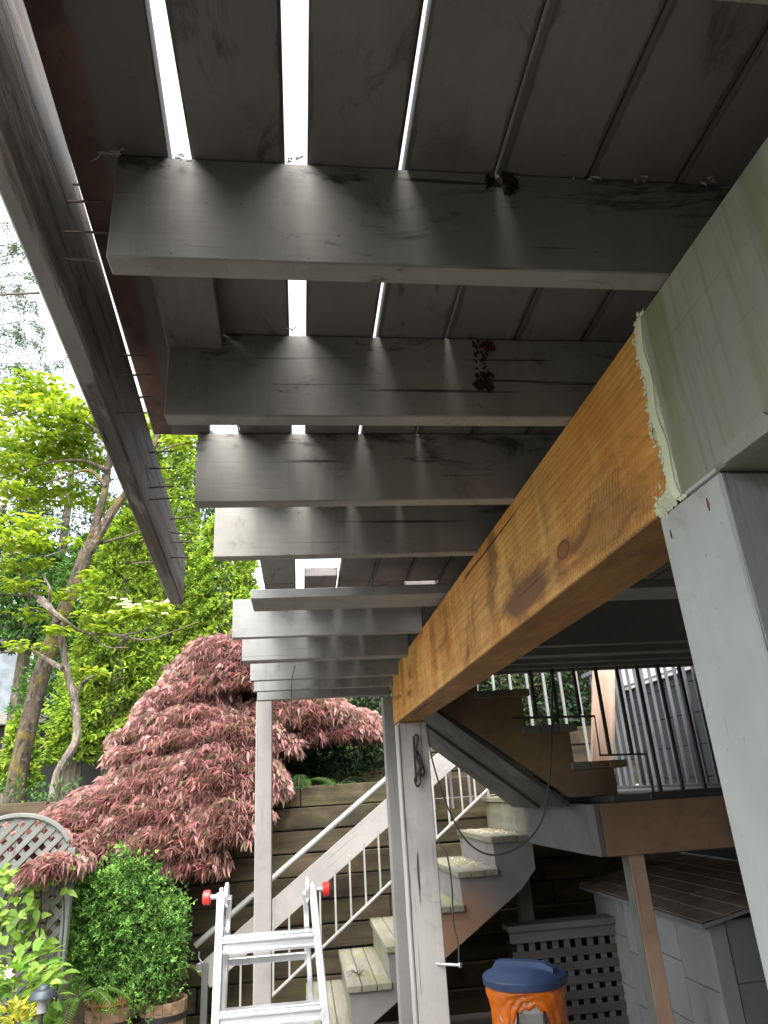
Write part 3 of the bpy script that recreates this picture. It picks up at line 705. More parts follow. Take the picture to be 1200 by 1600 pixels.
box('edge_strip', (2.0, LY0 - .006, LZ - .010), (3.1, LY0 + .03, LZ + .032), M_darkrod, ld, .003)
lp = root('landing_support_post', (1.79, 4.16, ZG), 'tan weathered post under the front corner of the landing', 'post')
p = PY(990, 1340, 4.16)
board('shaft', (p.x, 4.165, ZG), (p.x, 4.165, FB - .002), .092, .092, M_tanpost, lp, (1, 0, 0), .004)
box('grey_side', (p.x - .0495, 4.121, ZG), (p.x - .0462, 4.209, FB - .004), M_lattice, lp, 0, 'z')
# landing guard rails
gr = root('landing_front_railing', (2.4, 4.14, LZ), 'dark slim baluster railing along the landing front and the upper stairs', 'railing')
RYN = 4.16
Rx = [PY(q, 1045, RYN).x for q in (828, 861, 895, 930, 963, 995, 1028, 1061)]
dxr = (Rx[-1] - Rx[1]) / 6
while Rx[-1] < 2.95: Rx.append(Rx[-1] + dxr)
zz = [PY(*q, RYN) for q in ((800, 1122), (929, 1119), (938, 1180), (1010, 1178), (1022, 1243))]
mb = MB(); mb.tube(zz, .0075, 6); mb.build('zigzag_rail', M_darkrod, gr)
for xq in Rx:
    zb = zz[0].z if xq < zz[1].x else (zz[2].z if xq < zz[3].x else LZ + .03)
    board('baluster', (xq, RYN, zb), (xq, RYN, .98), .019, .019, M_darkrod, gr, (1, 0, 0), .002)
box('top_rail', (Rx[0] - .1, RYN - .03, .98), (3.1, RYN + .03, 1.01), M_darkrod, gr)
sr = root('landing_side_railing', (2.85, 5.4, LZ), 'blue grey railing running back along the house side of the landing', 'railing')
y = 4.32
while y < 6.6:
    board('baluster', (2.80, y, LZ + .03), (2.80, y, .93), .02, .02, M_bluerod, sr, (1, 0, 0), .002); y += .128
box('top_rail', (2.775, 4.2, .93), (2.825, 6.66, .965), M_bluerod, sr, axis='y'); box('bottom_rail', (2.785, 4.2, LZ + .03), (2.815, 6.64, LZ + .05), M_soff, sr, axis='y')
br = root('landing_back_railing', (2.0, 6.64, LZ), 'pale grey baluster railing at the back of the landing', 'railing')
xx = 1.02
while xx < 3.1:
    board('baluster', (xx, 6.66, LZ - .05), (xx, 6.66, 1.19), .024, .024, M_backrod, br, (1, 0, 0), .002); xx += .17
box('top_rail', (.95, 6.63, 1.19), (3.15, 6.69, 1.225), M_rod, br)
box('bottom_rail', (1.75, 6.645, .03), (3.15, 6.68, .06), M_bluerod, br)
box('corner_post', (2.93, 6.50, LZ + .03), (3.05, 6.62, 1.0), M_soff, br, axis='z')

# ------------------------------------------------------------------ upper stairs
us = root('upper_staircase', (1.4, 4.8, LZ), 'upper brown stair flight rising left from the landing towards the deck', 'staircase')
YU0, YU1 = 4.31, 5.36
UT = [(1.63, .058), (1.352, .284), (1.075, .508), (.80, .735)]       # left edge, underside
for (xl, zb) in UT:
    t = bpy.data.objects.new('tread', None); t.location = (xl + .15, YU0, zb); put(t, us)
    for k in range(3):
        xa = xl + .005 + k * .118
        board('tread_board', (xa + .056, YU0 - .03 + random.uniform(-.006, .006), zb + .022), (xa + .056, YU1, zb + .022), .112, .044, random.choice((M_brown, M_darkgrey, M_darkgrey)), t, bev=.004)
mb = MB(); pts = [(1.90, LZ + .028), (1.90, .057)]
for i, (xl, zb) in enumerate(UT):
    if i: pts += [(UT[i - 1][0] + .015, UT[i - 1][1] - .001)] if False else []
poly = [(1.905, LZ + .028), (1.905, .0565), (1.66, .0565), (1.66, .2825), (1.385, .2825), (1.385, .5065), (1.105, .5065), (1.105, .7335), (.80, .7335), (.80, .495), (1.60, LZ + .028)]
mb.prism(poly, 'y', YU0, YU0 + .04); mb.build('stringer', M_brown, us)
mb = MB(); mb.prism(poly, 'y', YU1 - .05, YU1 - .01); mb.build('stringer', M_brown, us)
for i, (xl, zb) in enumerate(UT[:3]):
    box('riser', (xl + .03 if i else 1.885, YU0 + .041, (UT[i - 1][1] + .046) if i else LZ + .03), (xl + .05 if i else 1.9, YU1 - .051, zb - .001), M_brown, us, .002, 'y') if i == 0 else None
# two wide boards closing the underside
pa, pb = Vector((.79, 0, .505)), Vector((1.60, 0, LZ - .005))
nn = Vector((-(pa.z - pb.z), 0, pb.x - pa.x)).normalized() * -1
def soff(y0, y1, off, m, nm='soffit_board'):
    yc = (y0 + y1) / 2; n_ = Vector((-.62, 0, -.78))
    q0 = Vector((pa.x, yc, pa.z)) + n_ * off; q1 = Vector((pb.x, yc, pb.z)) + n_ * off
    return board(nm, q0, q1, y1 - y0, .03, m, us, up=(.62, 0, .78), bev=.003)
soff(YU0 + .002, YU0 + .52, .012, M_soff); soff(YU0 + .53, YU1 + .1, .030, M_soff)

# ------------------------------------------------------------------ leaning plank on the landing
p0 = PY(940, 1192, 5.0); p1 = PY(962, 1040, 5.0)
p0 = Vector((p0.x - .03, 5.0, LZ + .04)); p1 = Vector((PY(940, 1030, 5.15).x + .05, 5.15, 1.02))
o = board('leaning_plank', p0, p1, .17, .03, M_plank, None, up=(0, -1, .1)); tag(o, 'pink tan plank leaning upright on the landing behind the balusters', 'plank')

# ------------------------------------------------------------------ house wall on the right
hs_ = root('house_side', (3.3, 5, ZG), 'grey panelled house wall with white eave at the right behind the railings', 'house')
box('core_wall', (3.24, -3.0, ZG), (3.5, 6.75, .80), M_shedd, hs_, .003, 'y')
zz_ = ZG
row = 0
while zz_ < .78:
    y = 4.0 - (row % 2) * .3
    while y < 6.74:
        y1 = min(y + .6, 6.74); box('panel', (3.2, y + .003, zz_ + .003), (3.243, y1 - .003, min(zz_ + .245, .797) - .003), M_house, hs_, .002, 'y'); y += .6
    zz_ += .245; row += 1
box('eave_fascia', (3.17, -1.5, .785), (3.199, 7.3, 1.25), M_white, hs_, .003, 'y')
box('eave_trim', (3.155, -1.5, .825), (3.169, 7.3, .85), M_white, hs_, .002, 'y')
box('soffit', (3.2, -1.5, .802), (3.5, 7.3, .83), M_darkgrey, hs_, .003, 'y')
box('upper_wall', (3.2, -1.5, .832), (3.5, 7.3, 3.2), M_white, hs_, .003, 'y')
bw = root('unseen_light_blocker', (-.5, -1.9, ZG), 'low dark grey wall added unseen behind the viewpoint to block light', 'house')  # unseen wall, added to keep light off the joist fronts
box('wall', (-2.6, -2.1, ZG), (3.24, -1.72, .80), M_shedd, bw, .003)
box('blocker_top', (-2.62, -2.13, .80), (3.24, -1.705, .86), M_darkgrey, bw, .003)
# ------------------------------------------------------------------ shed under the landing
sh = root('garden_shed', (2.7, 5.0, ZG), 'low grey panelled shed with brown shingle roof under the landing', 'shed')
SX, SY, SY1, EZ = 2.27, 4.24, 5.92, -.80
box('wall_core', (SX + .012, SY + .012, ZG), (3.1, SY1, EZ + .02), M_shedd, sh)
y = SY; cols_ = [.40, .30, .46, .52]
for ci, wd in enumerate(cols_):
    z = ZG + (.08 if ci % 2 else 0)
    box('panel', (SX, y + .003, ZG), (SX + .014, y + wd - .003, z), M_shed, sh, .002, 'z') if ci % 2 else None
    while z < EZ:
        z1 = min(z + .31, EZ - .002); box('panel', (SX, y + .003, z + .003), (SX + .014, y + wd - .003, z1 - .003), M_shed, sh, .002, 'z'); z += .31
    y += wd
x = SX + .10
box('corner_trim', (SX - .006, SY - .006, ZG), (SX + .095, SY + .012, EZ + .01), M_shed, sh, .002, 'z')
for ci, wd in enumerate((.36, .40)):
    z = ZG - .1 * ci
    while z < EZ + .02:
        z1 = min(z + .33, EZ + .02); box('panel', (x + .003, SY, max(ZG, z) + .003), (x + wd - .003, SY + .014, z1 - .003), M_shedd, sh, .002, 'z'); z += .33
    x += wd
rf = bpy.data.objects.new('roof', None); rf.location = (2.7, 5.0, EZ); put(rf, sh)
rs = .20
def roofz(x_): return EZ + .015 + rs * (x_ - (SX - .07))
mb = MB(); mb.prism([(SX - .07, roofz(SX - .07)), (3.12, roofz(3.12)), (3.12, roofz(3.12) - .02), (SX - .07, roofz(SX - .07) - .02)], 'y', SY - .06, SY1 + .1); mb.build('roof_deck', M_shedd, rf)
row = 0; xr = SX - .075
while xr < 3.0:
    y = SY - .07 - (row % 2) * .15
    while y < SY1 + .1:
        ya, yb = max(y, SY - .07), min(y + .30, SY1 + .11)
        if yb - ya > .03:
            zo = random.uniform(0, .003)
            board('shingle', (xr, (ya + yb) / 2, roofz(xr) + .014 + zo), (xr + .19, (ya + yb) / 2, roofz(xr + .19) + .006), yb - ya - .006, .007, M_shingle, rf, bev=.001)
        y += .30
    xr += .135; row += 1

# ------------------------------------------------------------------ lattice skirt under the stairs
sk = root('slatted_skirt_panel', (1.9, 5.75, ZG), 'dark slatted lattice panel standing behind the rubbish bin', 'lattice')
YK = 5.62
box('cap_board', (1.46, YK - .06, -.985), (2.30, YK + .12, -.945), M_darkgrey, sk)
box('header', (1.48, YK - .03, -1.06), (2.30, YK + .02, -.988), M_darkgrey, sk)
z = -1.10
while z > ZG:
    box('slat', (1.49, YK - .005, z - .07), (2.30, YK + .008, z - .018), M_skirt, sk, .001); z -= .088
x = 1.53
while x < 2.3:
    box('upright_slat', (x, YK + .009, ZG), (x + .045, YK + .02, -1.06), M_darkgrey, sk, .001, 'z'); x += .088
mb = MB(); mb.prism([(1.49, ZG), (2.3, ZG), (2.3, -1.06), (1.49, -1.06)], 'y', YK + .11, YK + .13); mb.build('back_board', M_tieend, sk)

# ------------------------------------------------------------------ rubbish bin
CX_, CY_ = 1.345, 4.86
rb = root('rubbish_bin', (CX_, CY_, ZG), 'round rubbish bin with blue lid and orange plastic bag hanging over its rim', 'bin')
mb = MB(); mb.lathe([(.0, ZG + .002), (.185, ZG + .002), (.19, ZG + .02), (.225, -1.16), (.22, -1.12)], (CX_, CY_, 0), 40); mb.build('body', M_can, rb, True)
seg = 72; V = []; Fc = []; rows = 22
for j in range(rows):
    for i in range(seg):
        an = 2 * math.pi * i / seg; front = abs(((an - (-math.pi / 2 - .22) + math.pi) % (2 * math.pi)) - math.pi)
        hem = .50 + .025 * math.sin(5 * an) + .02 * math.sin(11 * an + 1)
        if front < .62: hem = .085 + .25 * (front / .62) ** 3 + .012 * math.sin(20 * an)
        t = j / (rows - 1); z = -1.125 - t * hem
        r = .230 - .042 * (t * hem) / .6 + .004 + .006 * math.sin(9 * an + 14 * t) * (.3 + t) + .004 * math.sin(23 * an - 30 * t) + .003 * random.uniform(-1, 1)
        if t < .16: r += .010 * math.sin(t / .16 * math.pi)
        V.append((r * math.cos(an), r * math.sin(an), z))
for j in range(rows - 1):
    for i in range(seg): k2 = (i + 1) % seg; Fc.append((j * seg + i, j * seg + k2, (j + 1) * seg + k2, (j + 1) * seg + i))
mesh_obj('plastic_bag', V, Fc, M_bag, rb, (CX_, CY_, 0), True)
mb = MB(); mb.lathe([(.246, -1.125), (.256, -1.12), (.258, -1.085), (.25, -1.076), (.235, -1.074), (.19, -1.056), (.10, -1.042), (0.001, -1.038)], (CX_, CY_, 0), 48)
lid = mb.build('lid', M_lid, rb, True)
mb = MB(); dx, dy = .2, .035
A = Matrix.Rotation(math.radians(-38), 3, 'Z')
poly = [(-.20, -.012), (-.17, .030), (-.05, .036), (.14, .034), (.20, .008), (.20, -.024), (.13, -.02)]
b = []
for sgn in (-1, 1):
    for (q, z) in poly: b.append(Vector((CX_, CY_, -1.045)) + A @ Vector((q, sgn * (.036 - .2 * max(0, z)), z)))
mb.v = b; n = len(poly); mb.f = [tuple(range(n)), tuple(range(2 * n - 1, n - 1, -1))] + [(i, (i + 1) % n, n + (i + 1) % n, n + i) for i in range(n)]
mb.build('grip', M_lid, lid)
fd = Vector((math.cos(-math.pi / 2 - .22), math.sin(-math.pi / 2 - .22), 0)); sd_ = Vector((-fd.y, fd.x, 0))
c = Vector((CX_, CY_, -1.275)) + fd * .224
board('handle_plate', c - sd_ * .07, c + sd_ * .07, .02, .09, M_rod, rb, bev=.008)
loop = [c + fd * .02 + sd_ * a_ + Vector((0, 0, b_)) for a_, b_ in ((-.075, .06), (-.08, -.02), (-.055, -.05), (.055, -.05), (.08, -.02), (.075, .06))]
mb = MB(); mb.tube(curve_pts(loop, 4), .007, 6); mb.build('wire_handle', M_black, rb, True)

# ------------------------------------------------------------------ ladder
la = root('folding_ladder', (-.15, 3.8, ZG), 'aluminium folding ladder with red hinge knobs standing before the stairs', 'ladder')
TL = PY(346, 1395, 3.80); TR = PY(488, 1385, 3.80)
def railp(top, dxb, dyb):
    k = (top.z - ZG); return Vector((top.x + dxb, top.y + dyb, ZG))
fl, fr_ = railp(TL, .0, -.22), railp(TR, .125, -.22)
bl_, br_ = railp(TL, -.03, .30), railp(TR, .03, .30)
board('rail', fl, TL, .07, .036, M_aluw, la, (1, 0, 0), .003); board('rail', fr_, TR, .07, .036, M_aluw, la, (1, 0, 0), .003)
board('rear_rail', bl_, TL + Vector((.036, .01, -.02)), .05, .024, M_alu, la, (1, 0, 0), .003); board('rear_rail', br_, TR + Vector((-.036, .01, -.02)), .05, .024, M_alu, la, (1, 0, 0), .003)
def lerp3(a_, b, t): return a_ + (b - a_) * t
for i, (t) in enumerate((.16, .365, .57, .775)):
    a_ = lerp3(TL, fl, t); b = lerp3(TR, fr_, t)
    a_ = a_ + Vector((.014, 0, 0)); b = b - Vector((.014, 0, 0))
    rg = bpy.data.objects.new('rung', None); rg.location = a_; put(rg, la)
    board('rung_face', a_ + Vector((0, -.02, 0)), b + Vector((0, -.02, 0)), .012, .060, M_aluw, rg)
    board('rung_lip', a_ + Vector((0, -.028, .020)), b + Vector((0, -.028, .020)), .014, .012, M_aluw, rg)
    board('rung_lip', a_ + Vector((0, -.028, -.022)), b + Vector((0, -.028, -.022)), .014, .014, M_alu, rg)
    board('rung_top', a_ + Vector((0, .005, .036)), b + Vector((0, .005, .036)), .062, .008, M_alu, rg)
    a2 = lerp3(TL, bl_, t + .06) + Vector((.036, 0, 0)); b2 = lerp3(TR, br_, t + .06) - Vector((.036, 0, 0))
    board('rear_rung', a2, b2, .03, .03, M_alu, la)
for (tp, sg) in ((TL, -1), (TR, 1)):
    hg = bpy.data.objects.new('hinge', None); hg.location = tp; put(hg, la)
    for off, r in ((-.026 * sg, .055), (0.0, .034)):
        mb = MB(); q = tp + Vector((off, .004, -.012)); mb.tube([q - Vector((.007, 0, 0)), q + Vector((.007, 0, 0))], r, 24); mb.build('hinge_disc', M_alu, hg, True)
    q = tp + Vector((sg * .016, 0, -.015)); mb = MB(); mb.tube([q, q + Vector((sg * .034, 0, 0))], .011, 12); mb.build('pin', M_alu, hg, True)
    q = q + Vector((sg * .034, 0, 0)); mb = MB(); mb.tube([q, q + Vector((sg * .004, 0, 0)), q + Vector((sg * .030, 0, 0)), q + Vector((sg * .036, 0, 0))], [.026, .032, .031, .024], 20); mb.build('knob', M_red, hg, True)
    q = tp + Vector((0, -.0312, -.045)); board('red_sticker', q + Vector((0, 0, -.02)), q + Vector((0, 0, .025)), .002, .016, M_red, hg, (1, 0, 0), 0)

# ------------------------------------------------------------------ cables and hanging bits
def cable(name, pts, r, label, cat='cable'):
    mb_ = MB(); mb_.tube(curve_pts(pts, 8), r, 6); o_ = mb_.build(name, M_cable, None, True); return tag(o_, label, cat)
cable('cable', [PY(666, 1133, 4.05), PY(676, 1190, 4.03), PY(700, 1262, 4.06), PY(730, 1315, 4.08), PY(770, 1336, 4.08), PY(815, 1320, 4.08), PY(845, 1285, 4.08), PY(857, 1230, 4.08), PY(862, 1160, 4.13), PY(863, 1070, 4.14), PY(868, 1020, 4.2)], .005, 'thin dark cable looping from the beam post across to the upper stairs')
cable('cable', [PY(684, 1316, 4.05), PY(698, 1335, 4.0), PY(706, 1385, 3.99), PY(708, 1440, 4.0), PY(716, 1475, 4.0), PY(717, 1505, 4.0)], .0045, 'short dark cord hanging beside the beam post down to the steel peg')
hgk = root('steel_peg', PY(690, 1507, 4.06), 'shiny steel peg driven into the side of the beam post', 'peg')
mb = MB(); a_ = PY(682, 1506, 4.065); b = PY(718, 1508, 3.97); mb.tube([a_, b], .007, 10); mb.build('shank', M_alu, hgk, True)
mb = MB(); mb.tube([b, b + (b - a_).normalized() * .008], .012, 12); mb.build('head', M_alu, hgk, True)
cable('hanging_wire', [PY(461, 1040, 3.84), PY(456, 1062, 3.8), PY(455, 1100, 3.8), PY(453, 1128, 3.8)], .0035, 'short thin wire hanging from the far joists', 'wire')
# scroll plant hook
hk = root('scroll_hook', PY(650, 1190, 4.06), 'black wrought iron scroll hook on the beam post', 'hook')
YH = 4.055
mb = MB(); a_, b = PY(646, 1150, YH), PY(650, 1222, YH); mb.tube([a_, b], .006, 6); mb.build('back_bar', M_black, hk)
for pts in ([(648, 1148), (653, 1150), (652, 1162), (649, 1172), (652, 1186), (656, 1196), (652, 1210), (648, 1218), (652, 1229), (657, 1222), (655, 1208)], [(651, 1172), (655, 1182), (660, 1196), (663, 1206), (660, 1213), (657, 1206), (660, 1197)]):
    mb = MB(); mb.tube(curve_pts([PY(q[0], q[1], YH - .012) for q in pts], 5), .0055, 6); mb.build('scroll', M_black, hk, True)
# --- PLANTS ---
# dry sprig on the mossy tread
tz = tread_z(2) + .044
c = PZ(561, 1524, tz); mb = MB()
for k in range(8):
    an = k * .8 + random.uniform(-.2, .2); L = random.uniform(.05, .13)
    mb.tube([c + Vector((0, 0, .006)), c + Vector((math.cos(an) * L * .5, math.sin(an) * L * .5, .03)), c + Vector((math.cos(an) * L, math.sin(an) * L, .012))], [.004, .0025, .0012], 5)
o = mb.build('dry_sprig', M_cable, None); tag(o, 'dry grey sprig with spread twigs lying on a mossy stair tread', 'twig')

# ------------------------------------------------------------------ plants
def shell_points(c, r, n, top=-.35, inner=.72):
    """points through the outer shell of an ellipsoid, z cut at 'top'"""
    d = rdir(int(n * 2.2)); d = d[d[:, 2] > top][:n]
    rad = rng.uniform(inner, 1.03, (len(d), 1)) ** .6
    return np.array(c) + d * rad * np.array(r), d

# --- weeping red laceleaf maple
mp_ = root('laceleaf_maple', (-.9, 7.4, 0), 'weeping red laceleaf maple cascading over the timber wall', 'tree')
def mpx(px, py, Y): return np.array(PY(px, py, Y))
pads = []
def pad(px, py, Y, rx, ry, rz, n, top=-.2): pads.append((mpx(px, py, Y), (rx, ry, rz), int(n * 1.9), top))
pad(392, 1085, 7.3, .88, .65, .66, 2400, .0); pad(300, 1098, 7.15, .46, .4, .26, 800, -.2); pad(345, 1040, 7.1, .42, .35, .30, 700, -.2); pad(262, 1112, 7.1, .28, .3, .13, 350, -.2)
pad(440, 1130, 7.2, .55, .45, .30, 900, -.15); pad(530, 1145, 7.2, .50, .45, .26, 1000, -.25); pad(490, 1120, 7.0, .40, .35, .2, 500, -.3)
pad(335, 1240, 6.75, .66, .5, .50, 1900, -.1); pad(255, 1232, 6.75, .52, .42, .34, 1200, -.15); pad(185, 1262, 6.65, .46, .4, .24, 900, -.2); pad(118, 1290, 6.55, .40, .35, .18, 700, -.25); pad(68, 1312, 6.4, .30, .3, .14, 420, -.3)
pad(350, 1300, 6.45, .42, .33, .34, 1000, -.2); pad(262, 1322, 6.4, .46, .33, .24, 900, -.25); pad(165, 1325, 6.4, .42, .3, .18, 700, -.3); pad(300, 1350, 6.35, .3, .25, .14, 350, -.3); pad(100, 1350, 6.25, .34, .28, .13, 420, -.3); pad(215, 1180, 6.8, .26, .3, .10, 220, -.3); pad(300, 1160, 6.85, .5, .4, .16, 600, -.2); pad(45, 1305, 6.3, .26, .3, .12, 300, -.3); pad(235, 1280, 6.5, .5, .35, .22, 700, -.2); pad(400, 1170, 6.9, .4, .35, .2, 400, -.2); pad(300, 1130, 6.95, .55, .4, .18, 700, -.3); pad(360, 1150, 6.85, .5, .4, .2, 600, -.3); pad(230, 1150, 6.95, .3, .3, .1, 240, -.3); pad(95, 1345, 5.95, .24, .3, .11, 300, -.4); pad(88, 1352, 5.5, .17, .25, .09, 200, -.5); pad(62, 1310, 5.9, .2, .3, .09, 220, -.4)
Ps, Ds = [], []
for c, r, n, top in pads:
    p, d = shell_points(c, r, n, top, .55); Ps.append(p); Ds.append(d)
P = np.concatenate(Ps); D = np.concatenate(Ds)
keep = ~((P[:, 1] > WALLY - .03) & (P[:, 2] < -.02)); keep &= ~((P[:, 0] > -.42) & (P[:, 2] < -.12) & (P[:, 1] < WALLY))
P = P[keep]; D = D[keep]; n = len(P)
cl = np.sin(P[:, 0] * 13 + 5 * np.sin(P[:, 2] * 9)) * np.sin(P[:, 2] * 17 + 3 * P[:, 0]) ; P = P + D * cl[:, None] * .025
out = unit(np.column_stack([P[:, 0] + .35, P[:, 1] - 7.7, np.zeros(n)])); down = out * .8 + np.column_stack([D[:, 0], D[:, 1], np.zeros(n)]) * .35 + np.array([0, 0, -.6]) + rng.normal(0, .26, (n, 3))
down = unit(down); Nn = unit(D + np.array([0, -.2, .6]) + rng.normal(0, .25, (n, 3)))
base = pick([(.41, .20, .195), (.50, .28, .265), (.29, .135, .135), (.27, .19, .145), (.61, .38, .36), (.31, .265, .16)], n, .18)
LP, LD, LN, LL, LW, LC = [], [], [], [], [], []
S = unit(np.cross(down, Nn))
for ang, ln in ((0, 1.0), (17, .97), (-17, .97), (36, .9), (-36, .9), (58, .7), (-58, .7)):
    a_ = math.radians(ang); dd = down * math.cos(a_) + S * math.sin(a_)
    LP.append(P); LD.append(dd + rng.normal(0, .16, (n, 3)) + np.array([0, 0, -.1])); LN.append(Nn); LL.append(ln * rng.uniform(.06, .13, n)); LW.append(rng.uniform(.0028, .0052, n)); LC.append((base * .5 + base[rng.permutation(n)] * .5) * rng.uniform(.6, 1.45, (n, 1)))
leaves('crown', np.concatenate(LP), np.concatenate(LD), np.concatenate(LN), np.concatenate(LL), np.concatenate(LW), np.concatenate(LC), M_maple, mp_, .25, .5)
mb = MB(); b0_ = Vector((-.55, 7.45, -.06))
mb.tube(curve_pts([b0_, (-.62, 7.4, .35), (-.5, 7.35, .75), (-.55, 7.3, 1.15)], 4), [.07 - .003 * i for i in range(13)], 8)
for c, r, nn_, top in pads:
    c = Vector(c)
    if c.y < 6.1:
        q = Vector(mpx(100, 1352, 6.25)); mb.tube([q, (q + c) / 2, c], [.007, .006, .004], 5); continue
    q = Vector((-.58, 7.37, .25 + .3 * random.random() + max(0, c.z - .5) * .5)); far_ = c.y < 6.7
    mid_ = (q + c) / 2 + Vector((.1, .12 if far_ else .05, .10 if far_ else .16))
    mb.tube(curve_pts([q, mid_, c + Vector((0, 0, r[2] * (.1 if far_ else .5)))], 5), [.026 - .0021 * i for i in range(11)], 6)
mb.build('trunk', M_bark, mp_, True)

# --- bright conifer shrub in a pot
sb = root('clipped_green_shrub', (-1.25, 6.15, ZG), 'bright green dense conifer shrub rising from the pot by the wall', 'shrub')
bl = [(195, 1400, .30, .34), (160, 1440, .22, .26), (228, 1430, .24, .30), (200, 1480, .33, .30), (160, 1500, .22, .2), (235, 1520, .19, .22), (180, 1530, .2, .16), (225, 1395, .18, .2), (205, 1362, .14, .14), (258, 1470, .13, .13), (135, 1415, .13, .14), (128, 1475, .12, .1), (262, 1425, .1, .1), (150, 1385, .1, .1)]
Ps, Ds = [], []
for (px, py, rx, rz) in bl:
    p, d = shell_points(np.array(PY(px, py, 6.12)), (rx, .26, rz), 1000, -.9, .6); Ps.append(p); Ds.append(d)
P = np.concatenate(Ps); D = np.concatenate(Ds); P = P[:]; ok = P[:, 1] < WALLY - .04; P, D = P[ok], D[ok]; n = len(P)
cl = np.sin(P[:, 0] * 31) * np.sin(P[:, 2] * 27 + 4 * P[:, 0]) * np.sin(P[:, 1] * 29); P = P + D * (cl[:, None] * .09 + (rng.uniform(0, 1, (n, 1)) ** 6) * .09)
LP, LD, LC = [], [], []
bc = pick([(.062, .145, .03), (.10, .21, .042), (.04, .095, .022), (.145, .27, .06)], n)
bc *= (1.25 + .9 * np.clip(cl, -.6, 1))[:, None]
for k in range(5):
    LP.append(P); LD.append(D + rng.normal(0, .75, (n, 3)) + [0, 0, .25]); LC.append(bc * rng.uniform(.8, 1.25, (n, 1)))
N5 = n * 5
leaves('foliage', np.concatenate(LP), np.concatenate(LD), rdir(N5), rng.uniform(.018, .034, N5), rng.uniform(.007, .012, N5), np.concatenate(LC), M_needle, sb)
mb = MB(); pb_ = PY(176, 1580, 6.15)
mb.tube(curve_pts([pb_ + Vector((.05, 0, -.1)), PY(190, 1520, 6.15), PY(195, 1400, 6.15)], 4), .028, 7)
mb.tube(curve_pts([PY(250, 1580, 6.15), PY(235, 1540, 6.15), PY(205, 1490, 6.15)], 4), .018, 7)
mb.build('stem', M_bark, sb, True)

def barrel(name, px, pyt, Y, r, h, label):
    t = PY(px, pyt, Y); r0 = root(name, (t.x, Y, ZG), label, 'planter', 'half barrel planters'); base_z = t.z - h; ns = 18
    for k in range(ns):
        an = 2 * math.pi * k / ns; an2 = 2 * math.pi * (k + .96) / ns; mb_ = MB(); V_ = []
        for (rr, z) in ((r * .84, base_z), (r * .95, base_z + h * .45), (r * 1.0, base_z + h)):
            for a2 in (an, an2):
                for q in (rr, rr - .022): V_.append(Vector((t.x + q * math.cos(a2), Y + q * math.sin(a2), z)))
        mb_.v = V_; F_ = []
        for j in range(2):
            o_ = j * 4; F_ += [(o_, o_ + 2, o_ + 6, o_ + 4), (o_ + 1, o_ + 5, o_ + 7, o_ + 3), (o_, o_ + 4, o_ + 5, o_ + 1), (o_ + 2, o_ + 3, o_ + 7, o_ + 6)]
        F_ += [(0, 1, 3, 2), (8, 10, 11, 9)]; mb_.f = F_; mb_.build('stave', M_stave, r0, True)
    for zt in (.20, .78):
        zc = base_z + h * zt; rr = r * (.84 + .16 * zt) + .008
        mb_ = MB(); mb_.lathe([(rr - .006, zc - .018), (rr, zc - .018), (rr + .003, zc + .018), (rr - .006, zc + .018)], (t.x, Y, 0), 36); mb_.build('hoop', M_black, r0, True)
    mb_ = MB(); mb_.lathe([(r * .96, base_z + h * .86), (r * .5, base_z + h * .92), (.001, base_z + h * .9)], (t.x, Y, 0), 24, lambda i, an: random.uniform(-.008, .008)); mb_.build('soil', M_soil, r0)
    if base_z > ZG + .02:
        pass
    return t
barrel('half_barrel_planter', 255, 1561, 6.15, .175, .42, 'half barrel planter nearer the stairs holding bare brown soil')
t1 = barrel('half_barrel_planter', 176, 1570, 6.12, .185, .42, 'half barrel planter with a terracotta pot set inside it')
tp = root('terracotta_pot', (t1.x, 6.12, t1.z - .3), 'round terracotta pot sitting in the half barrel under the shrub', 'pot')
mb = MB(); mb.lathe([(.11, t1.z - .2), (.15, t1.z + .02), (.168, t1.z + .025), (.172, t1.z + .075), (.155, t1.z + .078), (.145, t1.z + .03)], (t1.x, 6.12, 0), 32); mb.build('bowl', M_terra, tp, True)
mb = MB(); mb.lathe([(.15, t1.z + .05), (.07, t1.z + .06), (.001, t1.z + .055)], (t1.x, 6.12, 0), 20); mb.build('soil', M_soil, tp)

def leafy(name, px, py, Y, n, spread, ln, wd, pal, label, up=.9, cat='plant', base=None):
    c = np.array(PY(px, py, Y)); r0 = root(name, tuple(c), label, cat)
    an = rng.uniform(0, 2 * math.pi, n); P_ = c + np.column_stack([np.cos(an), np.sin(an), np.zeros(n)]) * rng.uniform(0, spread, (n, 1)) + rng.uniform(0, spread * .9, (n, 1)) * [0, 0, 1]
    D_ = np.column_stack([np.cos(an), np.sin(an), rng.uniform(-.2, up, n)]); ovate('foliage', P_, D_, np.array([[0, -.2, 1.]]) + rng.normal(0, .3, (n, 3)), rng.uniform(.7, 1.2, n) * ln, rng.uniform(.8, 1.2, n) * wd, pick(pal, n), M_leaf, r0)
    return r0
G1 = [(.16, .28, .04), (.10, .22, .03), (.22, .34, .06)]
leafy('leafy_pot_plant', 176, 1548, 6.05, 70, .12, .12, .035, G1, 'broad green leaves growing from the terracotta pot', .9)

